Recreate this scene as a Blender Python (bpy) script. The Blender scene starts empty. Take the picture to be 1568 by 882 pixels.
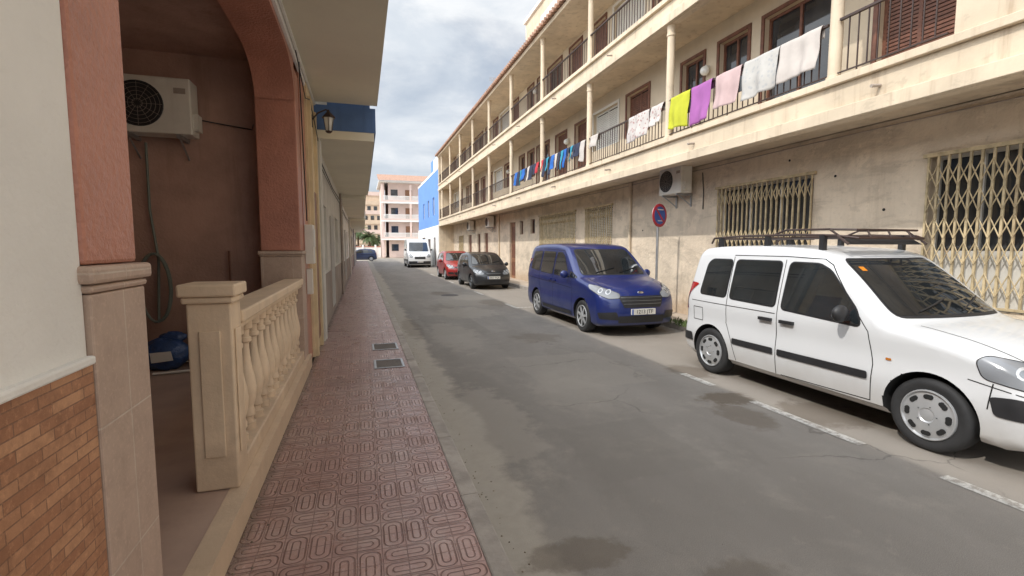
import bpy, bmesh, math, random
from mathutils import Vector, Matrix
from mathutils.bvhtree import BVHTree
random.seed(7)
scene=bpy.context.scene
COL=scene.collection
# ------------------------------------------------------------ node helpers
def lk(nt,a,b): nt.links.new(a,b)
def setin(nt,s,v):
    if isinstance(v,(int,float)): s.default_value=v
    elif isinstance(v,tuple): s.default_value=v
    else: nt.links.new(v,s)
def M(nt,op,a,b=None,c=None,clamp=False):
    n=nt.nodes.new('ShaderNodeMath'); n.operation=op; n.use_clamp=clamp
    setin(nt,n.inputs[0],a)
    if b is not None: setin(nt,n.inputs[1],b)
    if c is not None: setin(nt,n.inputs[2],c)
    return n.outputs[0]
def MR(nt,v,a,b,c=0.,d=1.,smooth=True):
    n=nt.nodes.new('ShaderNodeMapRange'); n.interpolation_type='SMOOTHSTEP' if smooth else 'LINEAR'
    setin(nt,n.inputs[0],v)
    for i,x in enumerate((a,b,c,d)): n.inputs[i+1].default_value=x
    return n.outputs[0]
def MIX(nt,f,a,b,mode='MIX'):
    n=nt.nodes.new('ShaderNodeMix'); n.data_type='RGBA'; n.blend_type=mode
    setin(nt,n.inputs[0],f)
    for i,x in ((6,a),(7,b)):
        if isinstance(x,tuple): x=tuple(x)+((1,) if len(x)==3 else ())
        setin(nt,n.inputs[i],x)
    return n.outputs[2]
def NOISE(nt,vec,scale,detail=5,rough=.55,dist=0):
    n=nt.nodes.new('ShaderNodeTexNoise'); n.inputs['Scale'].default_value=scale
    n.inputs['Detail'].default_value=detail; n.inputs['Roughness'].default_value=rough; n.inputs['Distortion'].default_value=dist
    if vec is not None: lk(nt,vec,n.inputs['Vector'])
    return n.outputs[0]
def MAP(nt,vec,scale=(1,1,1),loc=(0,0,0)):
    n=nt.nodes.new('ShaderNodeMapping'); n.inputs['Scale'].default_value=scale; n.inputs['Location'].default_value=loc
    lk(nt,vec,n.inputs['Vector']); return n.outputs[0]
def newmat(name):
    m=bpy.data.materials.new(name); m.use_nodes=True; nt=m.node_tree
    b=nt.nodes['Principled BSDF']; tc=nt.nodes.new('ShaderNodeTexCoord').outputs['Object']
    return m,nt,b,tc
def BUMP(nt,b,h,strength,dist):
    n=nt.nodes.new('ShaderNodeBump'); n.inputs['Strength'].default_value=strength; n.inputs['Distance'].default_value=dist
    lk(nt,h,n.inputs['Height']); lk(nt,n.outputs[0],b.inputs['Normal'])
def pmat(name,col,rough=.8,var=.12,vs=1.5,bump=.3,bs=60,bd=.004,metal=0,coat=0,streak=0,spec=.5,dirt=None,peel=0,sc=(.12,.08,.05),blotch=0):
    m,nt,b,tc=newmat(name)
    n1=NOISE(nt,tc,vs,6,.6)
    f=MR(nt,n1,.32,.68)
    lo=tuple(c*(1-var) for c in col); hi=tuple(min(1,c*(1+var)) for c in col)
    c=MIX(nt,f,lo,hi)
    n2=NOISE(nt,tc,bs,3,.6)
    if streak:
        ns=NOISE(nt,MAP(nt,tc,(5,5,.45)),1.3,6,.65)
        c=MIX(nt,M(nt,'MULTIPLY',MR(nt,ns,.5,.78),streak),c,sc)
    if peel:
        npz=NOISE(nt,MAP(nt,tc,(1,1,1.6),(3,7,1)),2.3,8,.7,.4)
        c=MIX(nt,M(nt,'MULTIPLY',MR(nt,npz,.58,.63),peel),c,tuple(x*.66 for x in col))
    if blotch:
        nb_=NOISE(nt,MAP(nt,tc,(1,1,2.2),(9,2,4)),1.1,9,.68,.6)
        c=MIX(nt,M(nt,'MULTIPLY',MR(nt,nb_,.48,.62),blotch),c,(.36,.295,.225))
        nb2=NOISE(nt,MAP(nt,tc,(1,1,.8),(1,5,4)),5.,9,.75,.2)
        c=MIX(nt,M(nt,'MULTIPLY',MR(nt,nb2,.60,.66),blotch*.8),c,(.29,.22,.16))
        nb3=NOISE(nt,MAP(nt,tc,(1,1,1),(7,5,4)),3.,9,.7,.2)
        c=MIX(nt,M(nt,'MULTIPLY',MR(nt,nb3,.60,.63),blotch),c,tuple(min(1,x*1.2) for x in col))
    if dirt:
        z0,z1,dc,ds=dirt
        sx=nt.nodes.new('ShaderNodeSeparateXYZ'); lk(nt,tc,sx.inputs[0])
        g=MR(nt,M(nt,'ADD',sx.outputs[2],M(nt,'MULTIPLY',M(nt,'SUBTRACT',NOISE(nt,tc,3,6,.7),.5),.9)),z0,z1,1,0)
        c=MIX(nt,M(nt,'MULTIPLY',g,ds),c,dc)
    lk(nt,c,b.inputs['Base Color'])
    b.inputs['Roughness'].default_value=rough; b.inputs['Metallic'].default_value=metal
    b.inputs['Specular IOR Level'].default_value=spec
    if coat:
        b.inputs['Coat Weight'].default_value=coat; b.inputs['Coat Roughness'].default_value=.04
    if bump: BUMP(nt,b,n2,bump,bd)
    return m
# ------------------------------------------------------------ mesh builder
class MB:
    def __init__(s): s.v=[];s.f=[];s.m=[];s.sm=[];s.mats=[]
    def mi(s,mat):
        if mat not in s.mats: s.mats.append(mat)
        return s.mats.index(mat)
    def add(s,vs,fs,mat,smooth=False):
        o=len(s.v); s.v+= [tuple(v) for v in vs]; k=s.mi(mat)
        for f in fs: s.f.append([i+o for i in f]); s.m.append(k); s.sm.append(smooth)
    def box(s,x0,x1,y0,y1,z0,z1,mat):
        if x0>x1:x0,x1=x1,x0
        if y0>y1:y0,y1=y1,y0
        v=[(x0,y0,z0),(x1,y0,z0),(x1,y1,z0),(x0,y1,z0),(x0,y0,z1),(x1,y0,z1),(x1,y1,z1),(x0,y1,z1)]
        s.add(v,[(0,3,2,1),(4,5,6,7),(0,1,5,4),(1,2,6,5),(2,3,7,6),(3,0,4,7)],mat)
    def lathe(s,c,axis,prof,mat,n=20,cap=True):
        A=Vector(axis).normalized(); U=A.orthogonal().normalized(); W=A.cross(U); c=Vector(c); vs=[];fs=[]
        for h,r in prof:
            for i in range(n):
                t=2*math.pi*i/n; vs.append(c+A*h+(U*math.cos(t)+W*math.sin(t))*max(r,1e-4))
        for j in range(len(prof)-1):
            for i in range(n):
                a=j*n+i;b_=j*n+(i+1)%n; fs.append((a,b_,b_+n,a+n))
        if cap: fs.append(tuple(reversed(range(n)))); fs.append(tuple(range((len(prof)-1)*n,len(prof)*n)))
        s.add(vs,fs,mat,True)
    def cyl(s,p0,p1,r,mat,n=8,r1=None):
        p0=Vector(p0);p1=Vector(p1); s.lathe(p0,p1-p0,[(0,r),((p1-p0).length,r if r1 is None else r1)],mat,n)
    def tube(s,pts,r,mat,n=8):
        for a,b_ in zip(pts[:-1],pts[1:]): s.cyl(a,b_,r,mat,n)
    def sphere(s,c,r,mat,sx=1,sy=1,sz=1,n=16,jit=0):
        vs=[];fs=[];k=n//2
        for j in range(k+1):
            p=math.pi*j/k
            for i in range(n):
                t=2*math.pi*i/n; q=1+jit*(math.sin(3*t+2*p)+math.sin(5*t-4*p+1)+.7*math.sin(9*t+7*p))/3
                vs.append((c[0]+q*r*sx*math.sin(p)*math.cos(t),c[1]+q*r*sy*math.sin(p)*math.sin(t),c[2]+q*r*sz*math.cos(p)))
        for j in range(k):
            for i in range(n): fs.append((j*n+i,(j+1)*n+i,(j+1)*n+(i+1)%n,j*n+(i+1)%n))
        s.add(vs,fs,mat,True)
    def prism(s,poly,z0,z1,fn,mat):
        n=len(poly); vs=[fn(p[0],p[1],z0) for p in poly]+[fn(p[0],p[1],z1) for p in poly]
        fs=[tuple(reversed(range(n))),tuple(range(n,2*n))]+[(i,(i+1)%n,(i+1)%n+n,i+n) for i in range(n)]
        s.add(vs,fs,mat)
    def obj(s,name,parent=None,bevel=0,loc=None,rz=0):
        me=bpy.data.meshes.new(name); me.from_pydata(s.v,[],s.f)
        for m in s.mats: me.materials.append(m)
        for p,k,sm in zip(me.polygons,s.m,s.sm): p.material_index=k; p.use_smooth=sm
        bm=bmesh.new(); bm.from_mesh(me); bmesh.ops.recalc_face_normals(bm,faces=bm.faces); bm.to_mesh(me); bm.free()
        if any(s.sm): me.set_sharp_from_angle(angle=math.radians(42))
        o=bpy.data.objects.new(name,me); COL.objects.link(o)
        if parent: o.parent=parent
        if loc: o.location=loc
        o.rotation_euler[2]=rz
        if bevel:
            b=o.modifiers.new('b','BEVEL'); b.width=bevel; b.segments=2; b.limit_method='ANGLE'
        return o
def empty(name,loc=(0,0,0),rz=0):
    e=bpy.data.objects.new(name,None); COL.objects.link(e); e.location=loc; e.rotation_euler[2]=rz; e.empty_display_size=.3; return e
def wall_x(mb,X0,X1,y0,y1,z0,z1,ops,mat):
    ys=sorted(set([y0,y1]+[v for o in ops for v in o[:2] if y0<v<y1]))
    for a,b_ in zip(ys[:-1],ys[1:]):
        m=(a+b_)/2; cuts=sorted([(o[2],o[3]) for o in ops if o[0]<m<o[1]]); z=z0
        for c0,c1 in cuts:
            if c0>z+1e-4: mb.box(X0,X1,a,b_,z,c0,mat)
            z=c1
        if z<z1: mb.box(X0,X1,a,b_,z,z1,mat)
# ------------------------------------------------------------ materials
m_white=pmat('white_render',(.80,.79,.76),.85,.05,1.2,.5,45,.006,streak=.12,sc=(.4,.36,.3))
m_soffit=pmat('soffit_cream',(.78,.73,.58),.85,.05,.8,.3,30,.004)
m_terra=pmat('terracotta_paint',(.46,.205,.145),.36,.10,2.5,.9,38,.008,streak=.15,sc=(.3,.13,.08))
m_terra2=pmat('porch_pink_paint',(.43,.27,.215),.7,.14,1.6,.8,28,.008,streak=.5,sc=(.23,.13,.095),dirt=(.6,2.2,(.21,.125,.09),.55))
m_cream=pmat('cream_paint',(.76,.60,.43),.6,.08,3,.5,50,.004,streak=.35,sc=(.45,.33,.22),dirt=(.3,.75,(.45,.32,.22),.5))
m_yellow=pmat('yellow_trim',(.68,.54,.34),.7,.1,3,.4,50,.004,streak=.3,sc=(.4,.3,.18))
m_fascia=pmat('balcony_cream_paint',(.62,.515,.38),.8,.10,1.5,.4,40,.004,streak=.6,sc=(.32,.22,.14),peel=.42)
m_wall=pmat('rough_cream_wall',(.66,.555,.43),.9,.09,1.8,.9,14,.018,streak=.42,sc=(.36,.28,.20),peel=.35,dirt=(.25,.8,(.42,.29,.18),.6),blotch=.45)
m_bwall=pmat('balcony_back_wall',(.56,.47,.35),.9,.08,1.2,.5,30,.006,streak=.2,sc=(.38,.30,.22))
m_iron=pmat('dark_brown_iron',(.045,.025,.02),.5,.2,5,0)
m_grille=pmat('painted_steel_grille',(.50,.40,.24),.55,.25,6,.3,60,.001,streak=.8,sc=(.20,.09,.04))
m_wood=pmat('brown_wood',(.15,.06,.035),.55,.25,8,.3,50,.002)
m_wood2=pmat('light_brown_door',(.26,.13,.07),.55,.2,5,.3,50,.002)
m_wframe=pmat('white_frame',(.66,.64,.59),.5,.05,3,0)
m_black=pmat('black_plastic',(.02,.02,.022),.5,.15,5,.2,80,.001)
m_void=pmat('dark_underside',(.012,.012,.012),.9,.1,5,0)
m_grey=pmat('grey_dado',(.33,.28,.24),.85,.15,2,.5,30,.006,streak=.3)
m_greywall=pmat('grey_cream_wall',(.60,.58,.53),.85,.08,1.5,.4,30,.005,streak=.3,sc=(.4,.37,.33))
m_blue=pmat('blue_paint_wall',(.09,.17,.36),.7,.1,2,.3,40,.004,streak=.4,sc=(.05,.09,.18))
m_blue2=pmat('bright_blue_wall',(.13,.27,.60),.8,.05,1,.2,30,.004,streak=.2,sc=(.08,.18,.45))
m_pink=pmat('pink_wall',(.70,.55,.49),.85,.06,1,.2,30,.004)
m_rooft=pmat('roof_tile_clay',(.40,.24,.17),.8,.25,4,.3,30,.006)
m_ochre=pmat('ochre_wall',(.64,.50,.37),.85,.08,1,.2,30,.004)
m_acw=pmat('ac_casing',(.70,.67,.60),.45,.05,4,0,streak=.3,sc=(.42,.36,.29))
m_floor=pmat('porch_floor',(.42,.30,.24),.5,.12,2,.3,30,.003)
m_kerb=pmat('kerb_stone',(.33,.295,.26),.85,.2,4,.6,50,.005)
m_zinc=pmat('galvanised_pole',(.42,.43,.44),.4,.1,6,0,metal=.8)
m_paving=pmat('grey_paving',(.42,.35,.28),.85,.15,3,.5,30,.005)
m_rubber=pmat('tyre_rubber',(.024,.024,.025),.75,.15,8,.3,120,.002)
m_rim=pmat('hubcap_silver',(.52,.53,.54),.32,.05,5,0,metal=.5)
m_darkrim=pmat('alloy_grey',(.22,.23,.24),.3,.05,5,0,metal=.8)
m_chrome=pmat('chrome',(.6,.6,.62),.15,.02,5,0,metal=1)
m_bark=pmat('palm_bark',(.16,.11,.07),.9,.25,8,.5,30,.01)
m_hose=pmat('hose_grey',(.14,.16,.14),.5,.1,5,0)
def glassm(name,col,rough=.05,spec=.6,coat=.5):
    m,nt,b,tc=newmat(name)
    c=MIX(nt,MR(nt,NOISE(nt,tc,1.2,3),.3,.7),tuple(x*.6 for x in col),tuple(x*1.5 for x in col))
    lk(nt,c,b.inputs['Base Color']); b.inputs['Roughness'].default_value=rough; b.inputs['Specular IOR Level'].default_value=spec
    b.inputs['Coat Weight'].default_value=coat; b.inputs['Coat Roughness'].default_value=.02
    return m
m_glass=glassm('window_glass',(.035,.037,.04))
m_carglass=glassm('car_glass',(.016,.020,.023),.03,.9,.8)
m_lamp=glassm('headlight_glass',(.20,.21,.225),.18,.5,.3)
m_tail=glassm('tail_light',(.3,.01,.01),.15)
m_orange=glassm('indicator_orange',(.6,.2,.02),.15)
m_globe=glassm('opal_globe',(.6,.6,.57),.3)
def paint(name,col,metal=0.,r=.35,dustc=None,da=.4):
    m,nt,b,tc=newmat(name)
    sx=nt.nodes.new('ShaderNodeSeparateXYZ'); lk(nt,tc,sx.inputs[0])
    dust=M(nt,'MULTIPLY',MR(nt,M(nt,'ADD',sx.outputs[2],M(nt,'MULTIPLY',NOISE(nt,tc,4,5),.3)),.35,.8,1,0),da)
    c=MIX(nt,dust,col,dustc or tuple(x*.7+.04 for x in col))
    lk(nt,c,b.inputs['Base Color']); b.inputs['Metallic'].default_value=metal
    lk(nt,MR(nt,NOISE(nt,tc,3,6),.3,.8,r*.8,r*1.3),b.inputs['Roughness'])
    b.inputs['Coat Weight'].default_value=.8; b.inputs['Coat Roughness'].default_value=.05
    return m
p_white=paint('white_car_paint',(.66,.67,.68),dustc=(.40,.37,.33),da=.5); p_blue=paint('blue_car_paint',(.007,.020,.13),.15)
p_black=paint('black_car_paint',(.018,.02,.024),.2); p_red=paint('red_car_paint',(.32,.012,.010)); p_navy=paint('navy_car_paint',(.02,.035,.09),.2)
# asphalt --------------------------------------------------
def asphalt():
    m,nt,b,tc=newmat('worn_asphalt')
    sx=nt.nodes.new('ShaderNodeSeparateXYZ'); lk(nt,tc,sx.inputs[0]); X,Y=sx.outputs[0],sx.outputs[1]
    n=NOISE(nt,MAP(nt,tc,(1,.35,1)),.8,8,.62,.3)
    c=MIX(nt,MR(nt,n,.3,.7),(.150,.134,.118),(.205,.186,.166))
    c=MIX(nt,M(nt,'MULTIPLY',MR(nt,NOISE(nt,tc,1.3,8,.72,.3),.50,.66),.4),c,(.265,.24,.205))
    c=MIX(nt,M(nt,'MULTIPLY',MR(nt,NOISE(nt,MAP(nt,tc,(1,.6,1),(5,3,0)),.9,8,.7),.54,.62),.4),c,(.125,.11,.095))
    c=MIX(nt,M(nt,'MULTIPLY',MR(nt,NOISE(nt,MAP(nt,tc,(1,1,1),(2,8,0)),5.,8,.75),.56,.68),.35),c,(.28,.25,.21))
    # repair patches with ragged edges
    def patchy(x,y,rx,ry,amt,col,c):
        w1=M(nt,'MULTIPLY',M(nt,'SUBTRACT',NOISE(nt,tc,2.5,6,.7),.5),.25)
        dx=M(nt,'SUBTRACT',M(nt,'ABSOLUTE',M(nt,'SUBTRACT',X,x)),rx); dy=M(nt,'SUBTRACT',M(nt,'ABSOLUTE',M(nt,'SUBTRACT',Y,y)),ry)
        return MIX(nt,MR(nt,M(nt,'ADD',M(nt,'MAXIMUM',dx,dy),w1),-.01,.02,amt,0),c,col)
    c=patchy(2.9,6.2,.75,.9,.45,(.235,.212,.182),c); c=patchy(2.2,3.6,.5,.55,.35,(.13,.116,.10),c); c=patchy(1.9,10.8,.6,1.4,.5,(.13,.116,.10),c); c=patchy(3.2,15,.9,1.1,.5,(.25,.225,.19),c)
    sp=NOISE(nt,tc,210,2,.7); c=MIX(nt,MR(nt,sp,.38,.7,0,.55),c,(.33,.305,.275)); 
    sp2=NOISE(nt,tc,150,2,.8); c=MIX(nt,MR(nt,sp2,.57,.68,0,.45),c,(.07,.063,.056))
    wob=M(nt,'MULTIPLY',M(nt,'SUBTRACT',NOISE(nt,tc,1.6,7,.65),.5),.75)
    g=MR(nt,M(nt,'ADD',X,wob),.96,1.12,1,0)
    con=MIX(nt,NOISE(nt,tc,9,6,.7),(.28,.25,.21),(.42,.38,.32))
    c=MIX(nt,M(nt,'MULTIPLY',g,.85),c,con)
    c=MIX(nt,MR(nt,M(nt,'ADD',X,wob),3.9,4.5,0,.45),c,(.31,.27,.225))
    def stain(x,y,rx,ry,amt,col,c):
        d=M(nt,'SQRT',M(nt,'ADD',M(nt,'POWER',M(nt,'ABSOLUTE',M(nt,'DIVIDE',M(nt,'SUBTRACT',X,x),rx)),2.),M(nt,'POWER',M(nt,'ABSOLUTE',M(nt,'DIVIDE',M(nt,'SUBTRACT',Y,y),ry)),2.)))
        d=M(nt,'ADD',d,M(nt,'MULTIPLY',M(nt,'SUBTRACT',NOISE(nt,tc,3.5,7,.7),.5),2.2))
        return MIX(nt,MR(nt,d,.7,1.15,amt,0),c,col)
    for s in [(1.15,2.35,.32,.16,.5),(4.0,4.45,.34,.24,.75),(3.75,3.9,.25,.4,.5),(1.9,1.9,.30,.16,.4),(4.35,5.6,.3,.4,.6),(3.2,8.6,.5,.5,.35),(4.6,3.7,.5,.4,.55),
              (2.2,13,.5,1.6,.3),(2.8,18,.4,.7,.5),(1.0,10.5,.2,1.5,.35),(3.9,14.5,.4,1.,.4)]:
        c=stain(*s,(.10,.075,.052),c)
    for s in [(2.6,12.5,.9,1.1,.45),(3.6,16.2,.8,.9,.5),(1.7,9.4,.5,1.6,.4),(1.25,4.6,.35,1.2,.5),(2.4,5.2,.5,.9,.25)]:
        c=stain(*s,(.31,.28,.24),c)
    v=nt.nodes.new('ShaderNodeTexVoronoi'); v.feature='DISTANCE_TO_EDGE'; v.inputs['Scale'].default_value=.55
    va=nt.nodes.new('ShaderNodeVectorMath'); va.operation='ADD'; lk(nt,tc,va.inputs[0])
    nn=nt.nodes.new('ShaderNodeTexNoise'); nn.inputs['Scale'].default_value=2.; nn.inputs['Detail'].default_value=6; lk(nt,tc,nn.inputs['Vector']); 
    vs=nt.nodes.new('ShaderNodeVectorMath'); vs.operation='SCALE'; vs.inputs['Scale'].default_value=.5; lk(nt,nn.outputs['Color'],vs.inputs[0]); lk(nt,vs.outputs[0],va.inputs[1])
    lk(nt,va.outputs[0],v.inputs['Vector'])
    cr=M(nt,'MULTIPLY',MR(nt,v.outputs['Distance'],.002,.006,1,0),MR(nt,NOISE(nt,tc,.5,3),.48,.6,0,.4))
    c=MIX(nt,cr,c,(.06,.052,.045))
    lk(nt,c,b.inputs['Base Color']); b.inputs['Roughness'].default_value=.88; b.inputs['Specular IOR Level'].default_value=.35
    h=M(nt,'ADD',sp,M(nt,'MULTIPLY',cr,-2.)); BUMP(nt,b,h,.6,.006)
    return m
m_road=asphalt()
def line_paint():
    m,nt,b,tc=newmat('worn_road_paint')
    f=MR(nt,NOISE(nt,tc,11,9,.8),.42,.58,0.10,.95)
    c=MIX(nt,f,(.56,.54,.50),(.25,.225,.195)); lk(nt,c,b.inputs['Base Color']); b.inputs['Roughness'].default_value=.8
    BUMP(nt,b,NOISE(nt,tc,200,2),.4,.004)
    return m
m_line=line_paint()
def tilemat():
    m,nt,b,tc=newmat('red_relief_paving')
    sx=nt.nodes.new('ShaderNodeSeparateXYZ'); lk(nt,tc,sx.inputs[0]); X=M(nt,'ADD',sx.outputs[0],.705); Y=sx.outputs[1]
    X=M(nt,'ADD',X,M(nt,'MULTIPLY',M(nt,'SUBTRACT',NOISE(nt,tc,1.5,3),.5),.012)); Y=M(nt,'ADD',Y,M(nt,'MULTIPLY',M(nt,'SUBTRACT',NOISE(nt,MAP(nt,tc,(1,1,1),(4,4,0)),1.5,3),.5),.012))
    c=.256
    px=M(nt,'DIVIDE',X,c); py=M(nt,'DIVIDE',Y,c)
    ix=M(nt,'FLOOR',px); iy=M(nt,'FLOOR',py); fx=M(nt,'SUBTRACT',px,ix); fy=M(nt,'SUBTRACT',py,iy)
    par=M(nt,'FLOORED_MODULO',M(nt,'ADD',ix,iy),2.)
    def sel(a,b_): return M(nt,'ADD',a,M(nt,'MULTIPLY',par,M(nt,'SUBTRACT',b_,a)))
    fy2=M(nt,'FRACT',M(nt,'MULTIPLY',fy,2.)); fx2=M(nt,'FRACT',M(nt,'MULTIPLY',fx,2.))
    u=sel(fx,fy); v=sel(fy2,fx2)
    qu=M(nt,'MULTIPLY',M(nt,'ABSOLUTE',M(nt,'SUBTRACT',u,.5)),c); qv=M(nt,'MULTIPLY',M(nt,'ABSOLUTE',M(nt,'SUBTRACT',v,.5)),c/2)
    def sdf(hu,hv,r):
        a=M(nt,'MAXIMUM',M(nt,'SUBTRACT',qu,hu-r),0.); d=M(nt,'MAXIMUM',M(nt,'SUBTRACT',qv,hv-r),0.)
        return M(nt,'SUBTRACT',M(nt,'SQRT',M(nt,'ADD',M(nt,'MULTIPLY',a,a),M(nt,'MULTIPLY',d,d))),r)
    g1=MR(nt,M(nt,'ABSOLUTE',sdf(.115,.051,.040)),.0018,.006,1,0)
    g2=MR(nt,M(nt,'ABSOLUTE',sdf(.083,.021,.020)),.0012,.005,1,0)
    ux=M(nt,'ABSOLUTE',M(nt,'SUBTRACT',M(nt,'FRACT',M(nt,'DIVIDE',X,c/2)),.5)); uy=M(nt,'ABSOLUTE',M(nt,'SUBTRACT',M(nt,'FRACT',M(nt,'DIVIDE',Y,c/2)),.5))
    j=MR(nt,M(nt,'MAXIMUM',ux,uy),.474,.488,0,1)
    g=M(nt,'MAXIMUM',M(nt,'MAXIMUM',g1,g2),M(nt,'MULTIPLY',j,.7))
    wn=nt.nodes.new('ShaderNodeTexWhiteNoise'); wn.noise_dimensions='2D'
    cv=nt.nodes.new('ShaderNodeCombineXYZ'); lk(nt,M(nt,'FLOOR',M(nt,'DIVIDE',X,c)),cv.inputs[0]); lk(nt,M(nt,'FLOOR',M(nt,'DIVIDE',Y,c)),cv.inputs[1]); lk(nt,cv.outputs[0],wn.inputs['Vector'])
    col=MIX(nt,wn.outputs['Value'],(.35,.21,.18),(.42,.26,.225))
    col=MIX(nt,MR(nt,NOISE(nt,tc,2.2,8,.75),.4,.7,0,.65),col,(.48,.36,.315))
    col=MIX(nt,MR(nt,NOISE(nt,MAP(nt,tc,(1,.5,1),(4,2,0)),1.1,8,.72),.50,.68,0,.6),col,(.25,.15,.125))
    col=MIX(nt,MR(nt,NOISE(nt,tc,25,6,.75),.52,.7,0,.4),col,(.25,.155,.13))
    col=MIX(nt,M(nt,'MULTIPLY',g,MR(nt,NOISE(nt,tc,3.,6,.7),.3,.6,.35,.85)),col,(.15,.08,.067))
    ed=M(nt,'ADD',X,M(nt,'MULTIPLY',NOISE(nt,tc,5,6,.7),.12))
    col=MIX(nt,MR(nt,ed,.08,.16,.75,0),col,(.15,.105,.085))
    lk(nt,col,b.inputs['Base Color'])
    lk(nt,MR(nt,NOISE(nt,tc,6,6,.7),.3,.7,.22,.46),b.inputs['Roughness'])
    h=M(nt,'ADD',M(nt,'MULTIPLY',g,-1.),M(nt,'MULTIPLY',NOISE(nt,tc,60,3),.25)); BUMP(nt,b,h,1.,.006)
    return m
m_tile=tilemat()
def brickmat(name,c1,c2,mort,bw,bh,ms,off=.5,rough=.5,bias=0,dk=.55):
    m,nt,b,tc=newmat(name)
    sx=nt.nodes.new('ShaderNodeSeparateXYZ'); lk(nt,tc,sx.inputs[0]); cv=nt.nodes.new('ShaderNodeCombineXYZ')
    s=M(nt,'ADD',sx.outputs[1],sx.outputs[0]); lk(nt,s,cv.inputs[0]); lk(nt,sx.outputs[2],cv.inputs[1])
    br=nt.nodes.new('ShaderNodeTexBrick'); br.offset=off; br.inputs['Scale'].default_value=1; br.inputs['Brick Width'].default_value=bw; br.inputs['Row Height'].default_value=bh
    br.inputs['Mortar Size'].default_value=ms; br.inputs['Bias'].default_value=bias
    br.inputs['Color1'].default_value=c1+(1,); br.inputs['Color2'].default_value=c2+(1,); br.inputs['Mortar'].default_value=mort+(1,)
    lk(nt,cv.outputs[0],br.inputs['Vector'])
    c=MIX(nt,MR(nt,NOISE(nt,tc,9,8,.75),.40,.7,0,.6),br.outputs['Color'],tuple(x*dk for x in c1))
    c=MIX(nt,MR(nt,NOISE(nt,tc,60,4,.75),.5,.7,0,.35),c,tuple(min(1,x*1.4) for x in c2))
    lk(nt,c,b.inputs['Base Color']); b.inputs['Roughness'].default_value=rough
    BUMP(nt,b,M(nt,'ADD',M(nt,'MULTIPLY',br.outputs['Fac'],-1.),M(nt,'MULTIPLY',NOISE(nt,tc,50,4),.3)),.6,.003)
    return m
m_brick=brickmat('small_brick_tile',(.36,.165,.085),(.55,.30,.165),(.24,.13,.08),.13,.029,.0018,off=.37)
m_marble=brickmat('stone_tile_cladding',(.46,.34,.27),(.50,.38,.305),(.58,.50,.42),.34,.42,.003,off=0,dk=.8)
# ------------------------------------------------------------ ground, road, pavements
g=MB(); g.add([(-1500,-1500,-.02),(1500,-1500,-.02),(1500,2500,-.02),(-1500,2500,-.02)],[(0,1,2,3)],pmat('dusty_ground',(.30,.25,.19),.95,.2,.2,.4,20,.01)); g.obj('ground')
r=MB()
def sheet(mb,x0,x1,y0,y1,z,mat,ny=1): mb.add([(x0,y0,z),(x1,y0,z),(x1,y1,z),(x0,y1,z)],[(0,1,2,3)],mat)
sheet(r,.70,6.35,-12,60,0,m_road); sheet(r,-60,60,60,76,0,m_road); r.obj('road')
pv=MB(); pv.box(-.702,.575,-12,58,-.1,.12,m_tile); 
po=pv.obj('left_pavement')
kb=MB()
y=-12
while y<58:
    kb.box(.577,.70+random.uniform(-.003,.003),y,y+.995,-.1,.118+random.uniform(-.003,.003),m_kerb); y+=1.0
kb.obj('kerb',bevel=.012)
pr=MB(); pr.box(6.48,7.4,-12,57,-.1,.13,m_paving); pr.obj('right_pavement')
kb=MB(); y=-12
while y<57: kb.box(6.35,6.478,y,y+.992,-.1,.128+random.uniform(-.003,.003),m_kerb); y+=1.0
kb.obj('kerb',bevel=.012)
ln=MB()
for a,b_ in [(.9,2.38),(3.0,4.25),(4.9,5.5),(12.9,14.1),(17.,18.3),(22.9,24.1),(-2,-.4),(29.5,31)]: ln.add([(4.14,a,.004),(4.25,a,.004),(4.25,b_,.004),(4.14,b_,.004)],[(0,1,2,3)],m_line)
ln.add([(4.25,13.0,.004),(6.3,13.0,.004),(6.3,13.1,.004),(4.25,13.1,.004)],[(0,1,2,3)],m_line)
ln.obj('road_marking')
m_deb=pmat('debris',(.22,.17,.12),.9,.5,30,0); w=MB()
for k in range(520):
    if k%3: x=.71+abs(random.gauss(0,.10)); z=.002
    else: x=-.69+abs(random.gauss(0,.05)); z=.122
    if k%11==0: x=random.uniform(1,6); z=.002
    y=random.uniform(1,16); s_=random.uniform(.003,.009); a=random.uniform(0,3)
    c,sn=math.cos(a)*s_,math.sin(a)*s_
    w.add([(x-c,y-sn,z),(x+sn,y-c,z),(x+c,y+sn,z),(x-sn,y+c,z),(x,y,z+s_*.8)],[(0,1,4),(1,2,4),(2,3,4),(3,0,4)],m_deb)
w.obj('gutter_debris')
for (x0,y0) in [(.12,6.55),(.12,7.75)]:
    d=MB(); d.box(x0,x0+.40,y0,y0+.5,.11,.124,m_black); d.box(x0,x0+.40,y0,y0+.03,.124,.13,m_zinc);d.box(x0,x0+.40,y0+.47,y0+.5,.124,.13,m_zinc)
    d.box(x0,x0+.03,y0+.03,y0+.47,.124,.13,m_zinc);d.box(x0+.37,x0+.4,y0+.03,y0+.47,.124,.13,m_zinc)
    for i in range(7): d.box(x0+.03,x0+.37,y0+.06+i*.06,y0+.068+i*.06,.124,.129,m_grey)
    d.obj('drain_cover')
d=MB(); d.lathe((3.0,17.2,-.05),(0,0,1),[(0,.32),(.056,.32),(.057,.30),(.055,.29),(.055,.0)],m_black,28); d.obj('manhole_cover')
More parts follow.
